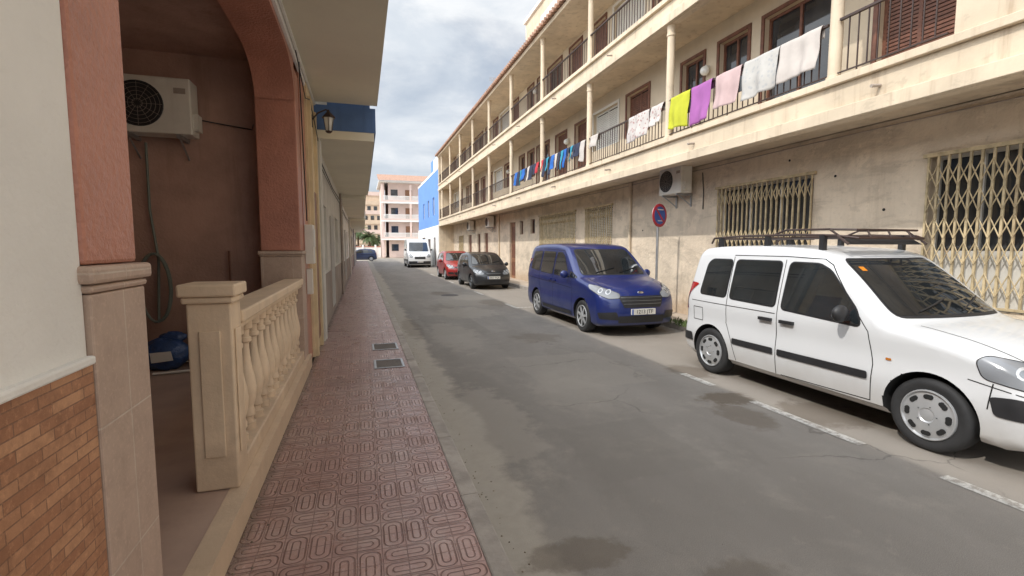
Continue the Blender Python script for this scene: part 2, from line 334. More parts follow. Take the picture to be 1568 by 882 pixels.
# ------------------------------------------------------------ AC unit
def ac_unit(name,loc,face,w=.82,h=.58,d=.3):
    rz={'-y':0,'-x':-math.pi/2,'+x':math.pi/2}[face]
    e=empty(name,loc,rz); b=MB()
    b.box(-w/2,w/2,-d/2,d/2,-h/2,h/2,m_acw); b.obj('casing',e,.015)
    c=MB(); cx=-w*.16; R=h*.40
    c.lathe((cx,-d/2-.001,0),(0,-1,0),[(0,R),(.012,R),(.016,R*.96),(.004,R*.95),(.004,0)],m_black,32)
    for k in range(5): 
        rr=R*(.2+.17*k); c.lathe((cx,-d/2-.012,0),(0,-1,0),[(0,rr),(.003,rr),(.003,rr-.003),(0,rr-.003)],m_grey,28,False)
    for k in range(12):
        t=k*math.pi/6; c.cyl((cx+.03*math.cos(t),-d/2-.014,.03*math.sin(t)),(cx+R*.97*math.cos(t),-d/2-.014,R*.97*math.sin(t)),.0018,m_grey,5)
    c.box(w*.29,w*.44,-d/2-.004,-d/2,h*.22,h*.32,m_grey)
    c.obj('fan_grille',e)
    k=MB()
    for x in (-w*.32,w*.32): k.box(x-.02,x+.02,-d/2,d/2+.12,-h/2-.045,-h/2-.002,m_zinc); k.box(x-.02,x+.02,d/2+.09,d/2+.12,-h/2-.3,-h/2-.045,m_zinc); k.cyl((x,d/2+.1,-h/2-.27),(x,-d/2+.05,-h/2-.04),.012,m_zinc)
    k.box(w/2,w/2+.05,-.08,.08,-h*.4,-h*.1,m_acw)
    k.obj('bracket',e); return e
# ------------------------------------------------------------ near house on the left
e=empty('arched_porch_house')
w=MB()
w.box(-1.0,-.70,-4,1.52,.12,4.15,m_white); w.obj('front_wall',e)
w=MB(); w.box(-.7,-.688,-4,1.519,.121,1.44,m_brick); w.obj('brick_tile_panel',e)
w=MB(); w.box(-.72,-.678,-4,1.519,1.442,1.465,m_white); w.obj('panel_trim',e,.006)
def pillar(x0,x1,y0,y1,name):
    w=MB(); w.box(x0,x1,y0,y1,.12 if name=='near_pillar' else .29,1.625,m_marble); w.obj(name+'_base',e,.006)
    w=MB(); w.box(x0-.012,x1+.008,y0-.008,y1+.008,1.627,1.65,m_marble)
    w.box(x0-.025,x1+.018,y0-.02,y1+.02,1.652,1.70,m_marble); w.obj(name+'_moulding',e,.014)
    w=MB(); w.box(x0+.01,x1-.008,y0+.0,y1-.02,1.702,3.945,m_terra); w.obj(name+'_shaft',e,.012)
pillar(-1.02,-.682,1.525,1.85,'near_pillar'); pillar(-1.21,-.735,6.62,7.0,'far_pillar')
# arch beam: nearly flat with rounded haunches
w=MB()
yy0,yy1=1.86,6.60
def archz(y):
    d=min(y-yy0,yy1-y); R_=.75
    z=3.97
    if d<R_: z-= .42*(1-math.sqrt(max(0,1-(1-d/R_)**2)))
    return z
pts=[]; N=60
for i in range(N+1): 
    t=-math.cos(math.pi*i/N); y=(yy0+yy1)/2+t*(yy1-yy0)/2; pts.append((y,archz(y)))
vs=[];fs=[]
for (y,z) in pts: vs+=[(-1.19,y,z),(-.745,y,z),(-1.19,y,4.148),(-.745,y,4.148)]
for i in range(N):
    o=i*4; fs+=[(o,o+1,o+5,o+4),(o+1,o+3,o+7,o+5),(o,o+4,o+6,o+2)]
w.add(vs,fs,m_terra,True); w.obj('arch_beam',e)
w=MB(); w.box(-.742,-.71,1.53,8.7,4.02,4.149,m_white); w.cyl((-.69,1.5,4.09),(-.69,8.7,4.09),.022,m_wframe); w.tube([(-.69,6.7,4.05),(-.70,6.8,3.8),(-.71,6.95,3.5),(-.70,7.05,2.1)],.008,m_black,6)
w.tube([(-.67,6.2,4.0),(-.66,7.0,3.7),(-.66,7.6,3.85),(-.64,8.2,3.6),(-.66,8.9,3.5)],.007,m_black,6); w.obj('cornice_pipe',e)
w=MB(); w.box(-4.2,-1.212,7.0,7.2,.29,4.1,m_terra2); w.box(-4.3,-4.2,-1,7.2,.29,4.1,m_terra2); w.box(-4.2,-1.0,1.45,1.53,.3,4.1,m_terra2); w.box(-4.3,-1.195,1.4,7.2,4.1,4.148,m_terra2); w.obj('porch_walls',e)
w=MB(); w.box(-4.3,-.702,1.862,7.0,0.0,.27,m_floor); w.box(-.80,-.690,1.862,7.0,.272,.292,m_cream); w.box(-4.3,-.802,1.862,7.0,.272,.288,m_floor);w.box(-.701,-.692,1.862,7.0,.12,.270,m_cream); w.obj('porch_plinth',e)
w=MB(); w.box(-.70,.31,-4,8.75,4.15,4.40,m_soffit); w.box(-6,-.71,-4,8.74,4.152,4.5,m_white); w.obj('upper_floor_overhang',e)
w=MB(); w.box(-1.2,-.735,7.002,7.55,.12,4.14,m_terra); w.box(-1.2,-.70,7.552,8.7,.12,4.14,m_yellow); w.box(-.70,-.655,7.60,7.75,.12,3.9,m_yellow); w.box(-.70,-.655,8.45,8.62,.12,3.9,m_yellow)
w.box(-.698,-.68,7.78,8.42,.3,2.6,m_wood2); w.obj('side_wall',e)
w=MB(); w.box(-.733,-.63,7.03,7.3,1.52,2.05,m_acw); w.box(-.628,-.62,7.06,7.27,1.75,2.0,m_wframe); w.box(-.733,-.66,7.08,7.2,1.1,1.45,m_acw); w.obj('meter_box',e,.008)
# balustrade
bal=empty('balustrade')
w=MB(); w.box(-.975,-.745,3.16,3.39,.293,1.42,m_cream); w.obj('post',bal,.01)
w=MB(); w.box(-.995,-.725,3.14,3.41,1.422,1.46,m_cream); w.box(-1.01,-.71,3.125,3.425,1.462,1.535,m_cream); w.obj('post_cap',bal,.012)
w=MB(); w.box(-.915,-.805,3.148,3.158,.5,1.26,m_cream); w.box(-.743,-.735,3.21,3.34,.5,1.26,m_cream); w.obj('post_panel',bal,.006)
w=MB(); w.box(-.93,-.745,3.392,6.615,1.235,1.27,m_cream); w.box(-.95,-.725,3.392,6.615,1.272,1.35,m_cream); w.box(-.93,-.745,3.392,6.615,.293,.41,m_cream); w.obj('rails',bal,.012)
w=MB(); prof=[(0,.055),(.05,.055),(.055,.038),(.09,.036),(.10,.05),(.13,.05),(.16,.04),(.22,.058),(.30,.066),(.38,.058),(.50,.036),(.60,.029),(.64,.030),(.655,.046),(.68,.046),(.69,.033),(.74,.036),(.75,.055),(.825,.055)]
nb=12
for i in range(nb): w.lathe((-.838,3.62+i*(3.02-.1)/(nb-1),.41),(0,0,1),prof,m_cream,14)
w.obj('balusters',bal)
ac_unit('air_conditioner',(-2.28,6.80,3.39),'-y',.80,.64,.28)
# porch contents
w=MB(); pts=[(-1.62,6.97,3.28),(-1.3,6.97,3.24),(-1.215,6.6,3.22)]; w.tube([(-1.86,6.9,3.3)]+pts,.008,m_black,6); w.obj('wall_cable')
w=MB(); pp=[(-2.45,6.93,3.0),(-2.46,6.95,2.2),(-2.40,6.95,1.6)]
for i in range(40):
    t=i/39*math.pi*3.6; pp.append((-2.42+.16*math.sin(t),6.90-.002*i,1.25-.42*math.cos(t)))
w.tube(pp,.016,m_hose,7); w.obj('garden_hose')
w=MB(); m_bluep=pmat('blue_plastic_bag',(.03,.07,.19),.35,.25,6,.8,12,.03)
w.sphere((-2.28,6.62,.47),.25,m_bluep,1.05,.62,.80,26,.10); w.sphere((-2.20,6.66,.66),.12,m_bluep,1.2,.6,.6,18,.2); w.prism([(-.10,-.07),(.12,-.05),(.10,.06),(-.11,.05)],0,.004,lambda a,b_,h:(-2.27+a,6.452-h+abs(a)*.15,.47+b_),m_wframe); w.obj('blue_bag')
w=MB(); w.prism([(-.24,0),(.24,0),(.24,.62),(-.24,.62)],0,.02,lambda a,b_,h:(-1.78+a,6.65+h+b_*.45,.295+b_),m_hose); w.obj('leaning_board')
w=MB(); w.cyl((-2.3,6.3,.31),(-1.5,6.45,.31),.015,m_wframe); w.cyl((-1.62,6.93,.3),(-1.62,6.93,1.7),.012,m_wood); w.obj('broom_handle')
# wall lantern
L=MB(); lx,ly,lz=-.45,8.25,3.70
L.tube([(-.70,ly,3.72),(-.60,ly,3.84),(-.48,ly,3.90),(lx,ly,3.86)],.012,m_iron); L.box(-.70,-.685,ly-.04,ly+.04,3.62,3.80,m_iron)
L.lathe((lx,ly,lz-.16),(0,0,1),[(0,.03),(.02,.055),(.03,.055)],m_iron,6); L.lathe((lx,ly,lz-.13),(0,0,1),[(0,.05),(.2,.08)],m_globe,6); L.lathe((lx,ly,lz+.07),(0,0,1),[(0,.105),(.02,.10),(.09,.03),(.13,.012)],m_iron,6)
for i in range(6):
    t=i*math.pi/3+.52; L.cyl((lx+.052*math.cos(t),ly+.052*math.sin(t),lz-.13),(lx+.083*math.cos(t),ly+.083*math.sin(t),lz+.07),.005,m_iron,5)
L.obj('wall_lantern')
# ------------------------------------------------------------ other houses left
def win_px(mb,X,y0,y1,z0,z1,fr,gl,facing=-1,shutter=False,nv=2):
    s=-facing; a=X+s*.10; f=.05
    def bx(x0,x1,*r): mb.box(min(x0,x1),max(x0,x1),*r)
    bx(a,a+s*.05,y0,y1,z0,z0+f,fr); bx(a,a+s*.05,y0,y1,z1-f,z1,fr)
    for k in range(nv+1):
        yc=y0+f/2+(y1-y0-f)*k/nv; bx(a,a+s*.05,yc-f/2,yc+f/2,z0+f,z1-f,fr)
    if shutter:
        z=z0+f
        while z<z1-f-.03:
            bx(a+s*.005,a+s*.03,y0+f,y1-f,z,z+.04,fr); z+=.055
    bx(a+s*.035,a+s*.045,y0+.01,y1-.01,z0+.01,z1-.01,gl)
def left_house(name,y0,y1,ztop,sof,xo,wallm,parm,dado,dtop,ops):
    e=empty(name); w=MB()
    wall_x(w,-1.0,-.72,y0,y1,.12,sof,[(a,b_,c,d_) for a,b_,c,d_,*_ in ops],wallm); w.obj('wall',e)
    w=MB(); wall_x(w,-.719,-.705,y0,y1,.12,dtop,[(a,b_,c,d_) for a,b_,c,d_,*_ in ops if c<dtop],dado); w.obj('dado',e)
    w=MB(); w.box(-.72,xo,y0+.02,y1-.02,sof,sof+.14,m_soffit); w.box(-.72,xo+.03,y0+.01,y1-.01,sof+.141,sof+.55,parm); w.box(-.5,xo-.06,y0+.02,y1-.02,sof+.551,ztop,parm); w.box(-6,-.4,y0+.03,y1-.03,sof+.01,ztop+.2,wallm); w.obj('balcony',e)
    w=MB(); w.box(-6,-1.02,y0+.03,y1-.03,0,sof,m_greywall); w.obj('body',e)
    w=MB()
    for o in ops:
        win_px(w,-.72,*o[:4],o[4],m_glass,facing=1,shutter=o[5])
        if not o[5]:
            k=int((o[1]-o[0])/.12)
            for i in range(k+1): yy=o[0]+(o[1]-o[0])*i/k; w.box(-.70,-.685,yy-.008,yy+.008,o[2],o[3],m_wframe)
            for zz in (o[2]+.05,(o[2]+o[3])/2,o[3]-.05): w.box(-.703,-.70,o[0],o[1],zz,zz+.03,m_wframe)
    w.obj('windows',e)
    w=MB(); 
    for yy in (y0+.25,y1-.3): w.cyl((-.66,yy,.12),(-.66,yy,sof),.035,random.choice([m_wframe,m_grey]))
    w.tube([(-.68,y0+.1,sof-.25),(-.68,(y0+y1)/2,sof-.33),(-.68,y1-.1,sof-.22)],.012,m_black,5)
    w.tube([(-.68,y0+.1,sof-.35),(-.68,(y0+y1)/2,sof-.40),(-.68,y1-.1,sof-.36)],.008,m_black,5); w.obj('pipes_and_cables',e)
    w=MB(); w.box(-.74,-.64,y0-.02,y0+.12,.12,sof,wallm); w.obj('end_pilaster',e)
left_house('blue_balcony_house',8.80,17.9,4.55,3.57,.25,m_greywall,m_blue,m_grey,1.2,[(9.6,11.2,1.25,2.6,m_wframe,True),(12.3,13.3,.3,2.5,m_wood2,False),(14.6,16.4,1.25,2.6,m_wframe,True)])
left_house('grey_townhouse',18,29.9,4.5,3.45,.16,m_white,m_greywall,m_grey,1.15,[(19.2,20.8,1.2,2.5,m_wframe,True),(22.,23.,.3,2.5,m_wood,False),(25,27,1.2,2.5,m_wframe,True)])
left_house('cream_townhouse',30,43.9,4.6,3.3,.22,m_bwall,m_white,m_terra2,1.1,[(32,34,1.2,2.5,m_wood,True),(36,37,.3,2.5,m_wood2,False),(39,41,1.2,2.5,m_wframe,True)])
left_house('ochre_townhouse',44,57.9,4.6,3.4,.12,m_ochre,m_ochre,m_grey,1.0,[(46,48,1.2,2.5,m_wood,True),(50,51,.3,2.5,m_wood2,False),(53,55,1.2,2.5,m_wframe,True)])
# ------------------------------------------------------------ right apartment building
B=empty('apartment_building')
Y0,Y1=-6,40.2
g_ops=[(2.6,4.62,.95,2.97),(6.39,8.66,.95,3.0),(13.3,15.1,.95,3.05),(15.95,19.55,.95,3.05),(20.25,20.85,2.35,3.0),(21.9,22.4,2.35,3.0),(23.1,24.1,.131,3.0),(28.6,29.5,.131,2.6),(30.6,31.4,1.3,2.6),(33.2,34.3,.131,2.6),(36,37.6,1.1,2.6)]
w=MB(); wall_x(w,7.4,7.7,Y0,Y1,.0,3.58,g_ops,m_wall); w.obj('ground_floor_wall',B)
period=[(0,1.0,'d',m_wood,True),(1.75,3.15,'d',m_wood,False),(3.55,4.35,'w',m_wood,False),(4.85,5.6,'w',m_wood,False),(7.0,8.1,'w',m_wood,True),(8.6,10.2,'w',m_wframe,True),(10.7,11.6,'d',m_wood,True)]
up=[]
for fl,zf in ((0,4.03),(1,6.87)):
    base=4.45 if fl==0 else 3.2
    k=0
    while base+k*12.4<39:
        for a,b_,t,mt,sh in period:
            ya,yb=base+k*12.4+a,base+k*12.4+b_
            if yb<39.8 and ya>3.9: up.append((ya,yb,zf+(0 if t=='d' else .85),zf+2.02,mt,sh))
        k+=1
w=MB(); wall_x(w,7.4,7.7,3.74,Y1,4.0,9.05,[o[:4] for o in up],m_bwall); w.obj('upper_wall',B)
w=MB()
for o in up:
    win_px(w,7.4,*o[:4],o[4],m_glass,-1,o[5])
    w.box(7.37,7.398,o[0]-.07,o[0],o[2],o[3]+.07,o[4]); w.box(7.37,7.398,o[1],o[1]+.07,o[2],o[3]+.07,o[4]); w.box(7.37,7.398,o[0],o[1],o[3],o[3]+.07,o[4])
w.obj('upper_windows_and_doors',B)
w=MB(); w.box(7.705,14,Y0+.05,Y1-.05,0,9.04,m_bwall); w.obj('core',B)
w=MB(); w.box(7.0,7.702,-6,3.738,4.0,9.05,m_fascia); w.box(6.2,7.0,Y0,3.738,4.032,9.049,m_fascia); w.box(6.2,13.8,Y1-.0,Y1+.2,0,9.05,m_fascia); w.obj('solid_end_bay',B)
w=MB()
for zb,zt in ((3.44,4.03),(6.34,6.89)):
    w.box(6.36,7.399,Y0,Y1-.01,zb+.15,zt-.02,m_fascia)
    w.box(6.20,6.358,Y0,Y1-.01,zb,zt-.10,m_fascia)
    w.box(6.13,6.40,Y0,Y1-.01,zt-.098,zt,m_fascia)
    w.box(6.12,6.198,Y0,Y1-.01,zb+.0,zb+.17,m_fascia)
w.obj('balcony_slabs',B,.008)
w=MB(); w.box(6.1,7.7,Y0,Y1,9.052,9.2,m_fascia); w.obj('eaves_slab',B,.01)
w=MB(); w.add([(5.98,Y0-.1,9.21),(5.98,Y1+.3,9.21),(10.2,Y1+.3,10.5),(10.2,Y0-.1,10.5)],[(0,1,2,3)],m_rooft); w.add([(10.2,Y0-.1,10.5),(10.2,Y1+.3,10.5),(14.4,Y1+.3,9.21),(14.4,Y0-.1,9.21)],[(0,1,2,3)],m_rooft)
w.add([(5.98,Y1+.3,9.2),(14.4,Y1+.3,9.2),(10.2,Y1+.3,10.5)],[(0,1,2)],m_fascia)
y=Y0
while y<Y1+.2:
    w.cyl((5.93,y,9.215),(7.6,y,9.73),.07,m_rooft,8); y+=.23
w.obj('tiled_roof',B)
w=MB()
cols=[5.2+3.75*i for i in range(0,10)]
for fl,(za,zb) in enumerate(((4.031,6.34),(6.891,9.05))):
    for yc in cols:
        w.lathe((6.285,yc,za),(0,0,1),[(0,.10),(.05,.10),(.06,.082),(zb-za-.22,.078),(zb-za-.21,.095),(zb-za-.17,.095),(zb-za-.16,.08),(zb-za-.001,.095)],m_fascia,16)
w.obj('balcony_columns',B)
w=MB()
for z0,zt in ((4.03,4.80),(6.89,7.62)):
    edges=[3.74]+cols+[Y1]
    for a,b_ in zip(edges[:-1],edges[1:]):
        a+=.085;b_-=.085
        w.box(6.225,6.27,a,b_,zt-.012,zt+.018,m_iron); w.box(6.235,6.26,a,b_,z0+.07,z0+.085,m_iron)
        n=int((b_-a)/.118)
        for i in range(1,n): yy=a+(b_-a)*i/n; w.box(6.241,6.255,yy-.007,yy+.007,z0 if i%8==0 else z0+.085,zt-.012,m_iron)
w.obj('railings',B)
w=MB()
w.tube([(7.37,y,3.50+.02*math.sin(y*1.3)) for y in range(-5,40,2)],.009,m_grey,5)
w.tube([(7.38,9.2,3.42),(7.38,9.15,3.0),(7.38,9.15,2.6)],.01,m_black,5); w.cyl((7.35,12.2,.13),(7.35,12.2,3.57),.045,m_fascia,10); w.cyl((7.35,26,.13),(7.35,26,3.57),.045,m_fascia,10)
for (yy,zz) in ((6.0,2.9),(6.9,3.3),(5.2,2.3),(10.6,3.2),(11.6,2.2)): w.cyl((7.395,yy,zz),(7.402,yy,zz),.022,m_void,10)
w.obj('cables_and_downpipes',B)
w=MB(); gr=MB()
for o in g_ops:
    y0,y1,z0,z1=o
    if z0<.5:
        w.box(7.5,7.55,y0,y1,z0,z1,m_wood2 if y0<25 else m_wood); 
        for k in range(3): w.box(7.49,7.499,y0+.12,y1-.12,z0+.15+k*.9,z0+.85+k*.9 if z0+.85+k*.9<z1 else z1-.1,m_wood)
        continue
    if y1-y0<1: win_px(w,7.4,y0,y1,z0,z1,m_wood,m_glass,-1,False,1); continue
    win_px(w,7.42,y0,y1,z0,z1,m_wframe,m_glass,-1,True if y0>13 else False,4 if y0<6 else 3)
    w.box(7.60,7.61,y0,y1,z0,z1,m_wframe)
    if y0<6: w.box(7.445,7.452,y0+.05,y1-.05,z0+.05,z0+.75,m_greywall)
    w.box(7.33,7.4,y0-.08,y1+.08,z0-.05,z0-.002,m_fascia)
    gx=7.36
    gr.box(gx-.03,gx+.03,y0-.06,y1+.06,z1-.02,z1+.03,m_grille); gr.box(gx-.02,gx+.02,y0-.06,y1+.06,z0+.03,z0+.06,m_grille)
    n=int((y1-y0)/.115); st=(y1-y0)/n
    for i in range(n+1):
        yy=y0+st*i; gr.box(gx-.012,gx+.012,yy-.013,yy+.013,z0+.06,z1-.02,m_grille)
    rows=[z1-.28,z1-.62,z0+1.05,z0+.72,z0+.33] if y0<6 else [z1-.25,z0+1.0,z0+.35]
    for zc in rows:
        for i in range(n):
            a=y0+st*i;b_=a+st; s=1 if i%2 else -1
            for dz in (.14,):
                gr.cyl((gx-.016,a,zc-s*dz),(gx-.016,b_,zc+s*dz),.0075,m_grille,5); gr.cyl((gx-.02,a,zc+s*dz),(gx-.02,b_,zc-s*dz),.0075,m_grille,5)
w.obj('ground_floor_windows',B); gr.obj('scissor_grilles',B)
w=MB()
for (yy,zz) in ((9.12,5.6),(16.6,5.6),(24,5.6),(8,8.4),(20,8.4)): w.sphere((7.28,yy,zz),.10,m_globe); w.cyl((7.4,yy,zz+.1),(7.3,yy,zz+.1),.03,m_wframe)
for yy in (4.5,8.0,11.3,15,18.8,22.5,27,31,36):
    for zz in (3.75,6.6): w.cyl((6.20,yy,zz),(6.05,yy,zz-.02),.02,m_grey,8)
w.obj('globe_lamps_and_spouts',B)
w=MB(); w.box(8.3,13,18.6,24.2,9.9,13.1,m_fascia); w.box(8.2,13.1,18.5,24.3,13.1,13.25,m_white); w.box(8.27,8.299,20,22,11.2,12.5,m_wframe); w.obj('roof_penthouse',B)
w=MB(); 
for (x,yy,h) in ((8.2,30.2,2.6),(8.3,31,1.8),(8,25.2,1.6),(9,37,2)):
    z=9.8; w.cyl((x,yy,z),(x,yy,z+h),.02,m_zinc)
    for k in range(5): w.cyl((x-.35+.04*k,yy-.3+.15*k,z+h-.1),(x+.35-.04*k,yy-.3+.15*k,z+h-.1),.008,m_zinc,5)
    w.cyl((x,yy-.35,z+h-.1),(x,yy+.4,z+h-.1),.01,m_zinc,5)
w.obj('tv_antenna')
ac_unit('air_conditioner',(7.13,9.85,3.30),'-x',.85,.62,.3)
ac_unit('air_conditioner',(7.13,32.4,3.2),'-x',.85,.60,.3)
ac_unit('air_conditioner',(7.13,27.2,3.2),'-x',.85,.60,.3)
# laundry -----------------------------------------------------
def cloth(name,y0,y1,length,mat,rail=(6.2475,4.822),seed=0,inner=.15):
    rnd=random.Random(seed); nu=max(10,int((y1-y0)/.025))
    ph=rnd.uniform(0,6); f1=rnd.uniform(9,14); f2=rnd.uniform(18,26)
    prof=[]
    for k in range(4): prof.append((+.035,-inner*(1-k/4),0))
    prof+=[(.03,.0,0),(.012,.016,0),(-.012,.016,0),(-.03,.0,0)]
    nv=16
    for k in range(1,nv+1): prof.append((-.035-.02*(k/nv),-length*k/nv,k/nv))
    vs=[];fs=[]
    sag=rnd.uniform(-.06,.06)
    for j,(dx,dz,t) in enumerate(prof):
        for i in range(nu+1):
            u=i/nu; yy=y0+(y1-y0)*u
            wv=(math.sin(f1*yy+ph)*.026+math.sin(f2*yy+ph*2+2*t)*.014+math.sin(3*yy+8*t)*.01)*(.25+t*.9)
            skew=(u-.5)*-.06*t
            vs.append((rail[0]+dx+(wv-.045*t if dx<0 else 0)-.004,yy+skew+.008*math.sin(7*t+ph),rail[1]+dz+sag*(u-.5)*t+.008*math.sin(f1*yy+1)*t))
    n=nu+1
    for j in range(len(prof)-1):
        for i in range(nu): fs.append((j*n+i,j*n+i+1,(j+1)*n+i+1,(j+1)*n+i))
    mb=MB(); mb.add(vs,fs,mat,True); o=mb.obj(name); s=o.modifiers.new('s','SOLIDIFY'); s.thickness=.004; return o
def clothm(name,c,pat=None):
    m,nt,b,tc=newmat(name)
    col=MIX(nt,MR(nt,NOISE(nt,tc,5,4),.3,.7),tuple(x*.88 for x in c),c)
    if pat:
        v=nt.nodes.new('ShaderNodeTexVoronoi'); v.inputs['Scale'].default_value=14; lk(nt,tc,v.inputs['Vector']); col=MIX(nt,MR(nt,v.outputs['Distance'],.25,.36,.8,0),col,pat)
    lk(nt,col,b.inputs['Base Color']); b.inputs['Roughness'].default_value=.9; BUMP(nt,b,NOISE(nt,tc,250,2),.3,.002)
    return m
cw=clothm('white_cotton',(.50,.45,.41)); cw2=clothm('pale_floral',(.47,.45,.42),(.36,.36,.36)); cpk=clothm('pale_pink_cotton',(.50,.36,.35))
cpu=clothm('purple_cotton',(.34,.11,.33)); cye=clothm('yellow_cotton',(.46,.47,.03)); csp=clothm('spotted_cotton',(.52,.48,.45),(.30,.14,.13))
cbl=clothm('blue_cotton',(.02,.12,.42)); cdk=clothm('dark_cotton',(.025,.03,.06)); crd=clothm('red_cotton',(.45,.03,.04)); ctq=clothm('teal_cotton',(.03,.25,.36))
cloth('hanging_bedsheet',5.36,6.05,.58,cw,seed=1); cloth('hanging_bedsheet',6.08,6.78,.62,cw2,seed=2); cloth('hanging_towel',6.85,7.47,.60,cpk,seed=3)
cloth('hanging_towel',7.55,8.13,.72,cpu,seed=4); cloth('hanging_towel',8.2,8.82,.66,cye,seed=5); cloth('hanging_shirt',9.06,9.5,.42,csp,seed=6); cloth('hanging_bedsheet',9.58,10.45,.58,csp,seed=7)
yy=12.85; i=0
for mt in (cw,cdk,cdk,ctq,cdk,cbl,ctq,cdk,cw,cbl,cdk,ctq,cdk,crd):
    L_=random.uniform(.22,.30); cloth('hanging_shirt',yy,yy+L_*.93,random.uniform(.38,.66),mt,seed=20+i); yy+=L_; i+=1
yy=16.6
for mt in (crd,cdk,cdk,cw,cdk,cbl,ctq,cdk,cbl):
    L_=random.uniform(.26,.38); cloth('hanging_shirt',yy,yy+L_*.9,random.uniform(.35,.6),mt,seed=60+i); yy+=L_; i+=1
cloth('hanging_shirt',12.0,12.5,.32,cw,seed=40)
# ------------------------------------------------------------ blue building beyond and end of street
e=empty('blue_house'); w=MB()
bo=[(43.5,44.6,4.6,6.2),(47,48.1,4.6,6.2),(50.5,51.6,4.6,6.2)]
wall_x(w,6.3,6.6,41.2,56,3.6,8.3,bo,m_blue2); w.box(6.3,14,41.0,41.198,3.6,8.3,m_blue2); w.box(6.61,14,41.2,56,.0,8.2,m_blue2); w.box(6.28,6.6,41.2,56,8.302,8.5,m_white); w.obj('upper_wall',e)
w=MB(); go=[(42.8,44,.13,2.6),(46,48,1.1,2.5),(50,52.5,.13,2.7)]; wall_x(w,6.25,6.598,41.0,56,0,3.598,go,m_white); w.obj('lower_wall',e)
w=MB()
for o in bo: win_px(w,6.3,*o,m_wframe,m_glass)
for o in go: win_px(w,6.25,*o,m_wood,m_glass)
w.obj('windows',e)
w=MB(); w.box(6.9,12,43,48,8.2,10.2,m_white); w.box(7.5,12,50,54,8.2,11,m_blue2); w.obj('roof_rooms',e)
e=empty('pink_apartment_block'); w=MB()
px0,px1,py=3.1,12.5,80
w.box(px0+1.2,px1,py+1.3,py+12,0,12.1,m_pink); w.box(px0+.2,px0+.6,py+1.3,py+12,0,12.1,m_pink); w.obj('walls',e)
w=MB()
for k in range(4):
    z=2.95*k
    if k: w.box(px0,px1,py,py+1.3,z-.1,z+.12,m_white); w.box(px0,px1,py,py+.12,z+.12,z+.4,m_pink)
    for i in (0,3,6): w.box(px0+i*1.5,px0+i*1.5+.3,py+.02,py+.3,z+.12,z+2.85,m_pink)
    if k:
        w.box(px0,px1,py+.03,py+.08,z+1.0,z+1.08,m_white)
        for i in range(62): w.box(px0+i*.151,px0+i*.151+.07,py+.04,py+.07,z+.4,z+1.0,m_white)
    for i in range(4): w.box(px0+1.6+i*2.3,px0+2.7+i*2.3,py+1.25,py+1.29,z+.3 if i%2 else z+1.1,z+2.2,m_wood2 if i%2 else m_glass)
w.obj('balconies',e)
w=MB(); w.box(px0-.3,px1+.3,py-.3,py+12,12.1,12.3,m_white); w.add([(px0-.4,py-.5,12.3),(px1+.4,py-.5,12.3),(px1+.4,py+6,14.1),(px0-.4,py+6,14.1)],[(0,1,2,3)],m_rooft); w.obj('roof',e)
e=empty('ochre_apartment_block'); w=MB()
for k in range(6): w.box(-6+k*1.0,7,150+k*1.5,170,k*3,k*3+3,m_ochre); w.box(-6.2+k*1.0,7,149.8+k*1.5,150+k*1.5,k*3+2.7,k*3+3.9,m_pink if k%2 else m_ochre)
for k in range(5):
    for i in range(6): w.box(-4+k+i*1.9,-3+k+i*1.9,149.9+k*1.5,149.98+k*1.5,k*3+.6,k*3+2.3,m_glass)
w.obj('terraced_floors',e)
w=MB(); w.box(-12,3.0,83,83.25,0,1.7,m_white); w.box(-12,3.0,82.95,83.3,1.7,1.85,m_terra)
for i in range(8): w.box(-12+i*2,-11.7+i*2,82.9,83.35,0,2.1,m_white)
w.obj('garden_wall')
w=MB(); w.box(10,30,64,80,0,6,m_white); w.box(-30,-8,84,95,0,7,m_bwall); w.obj('background_houses')
m_leaf=pmat('palm_leaf',(.06,.10,.03),.6,.35,3,0); m_leaf2=pmat('weed_leaf',(.08,.12,.03),.7,.4,20,0)
def palm(loc,h,rad):
    e=empty('palm_tree',loc); w=MB(); w.lathe((0,0,0),(0,0,1),[(0,.28),(.3,.22),(h*.5,.17),(h-.2,.16),(h,.22),(h+.2,.08)],m_bark,10); w.obj('trunk',e)
    w=MB()
    for k in range(34):
        t=k*2.4; el=random.uniform(-.35,1.2); prev=Vector((0,0,h)); d=Vector((math.cos(t)*math.cos(el),math.sin(t)*math.cos(el),math.sin(el))); n=11
        for s in range(n):
            nx=prev+d*rad/n; side=d.cross(Vector((0,0,1))).normalized(); l=.42*rad*.5*math.sin(math.pi*(s+1.2)/(n+1.5))+.05
            for sg in (-1,1):
                w.add([prev,nx,nx+side*sg*l+Vector((0,0,-l*.5))+d*.1],[(0,1,2)],m_leaf)
            w.cyl(prev,nx,.02,m_leaf,4); prev=nx; d=(d+Vector((0,0,-.16))).normalized()
    w.obj('fronds',e)
palm((1.3,87,0),3.4,1.9); palm((-.6,90,0),4.4,2.2); palm((2.6,92,0),2.8,1.8)
w=MB()
for k in range(900):
    c=random.choice([(6.40,9.2),(6.38,8.1),(6.42,10.1),(6.40,7.9),(6.40,7.6)]); x=c[0]+random.gauss(0,.06); y=c[1]+random.gauss(0,.28); hh=random.uniform(.03,.18); a=random.uniform(0,6.28)
    dx,dy=math.cos(a)*.05,math.sin(a)*.05; w.add([(x,y,.1),(x+dx*.3,y+dy*.3+.01,.1+hh*.6),(x+dx,y+dy,.1+hh),(x+dx*.3+.01,y+dy*.3-.01,.1+hh*.55)],[(0,1,2,3)],m_leaf2)
w.obj('weeds')
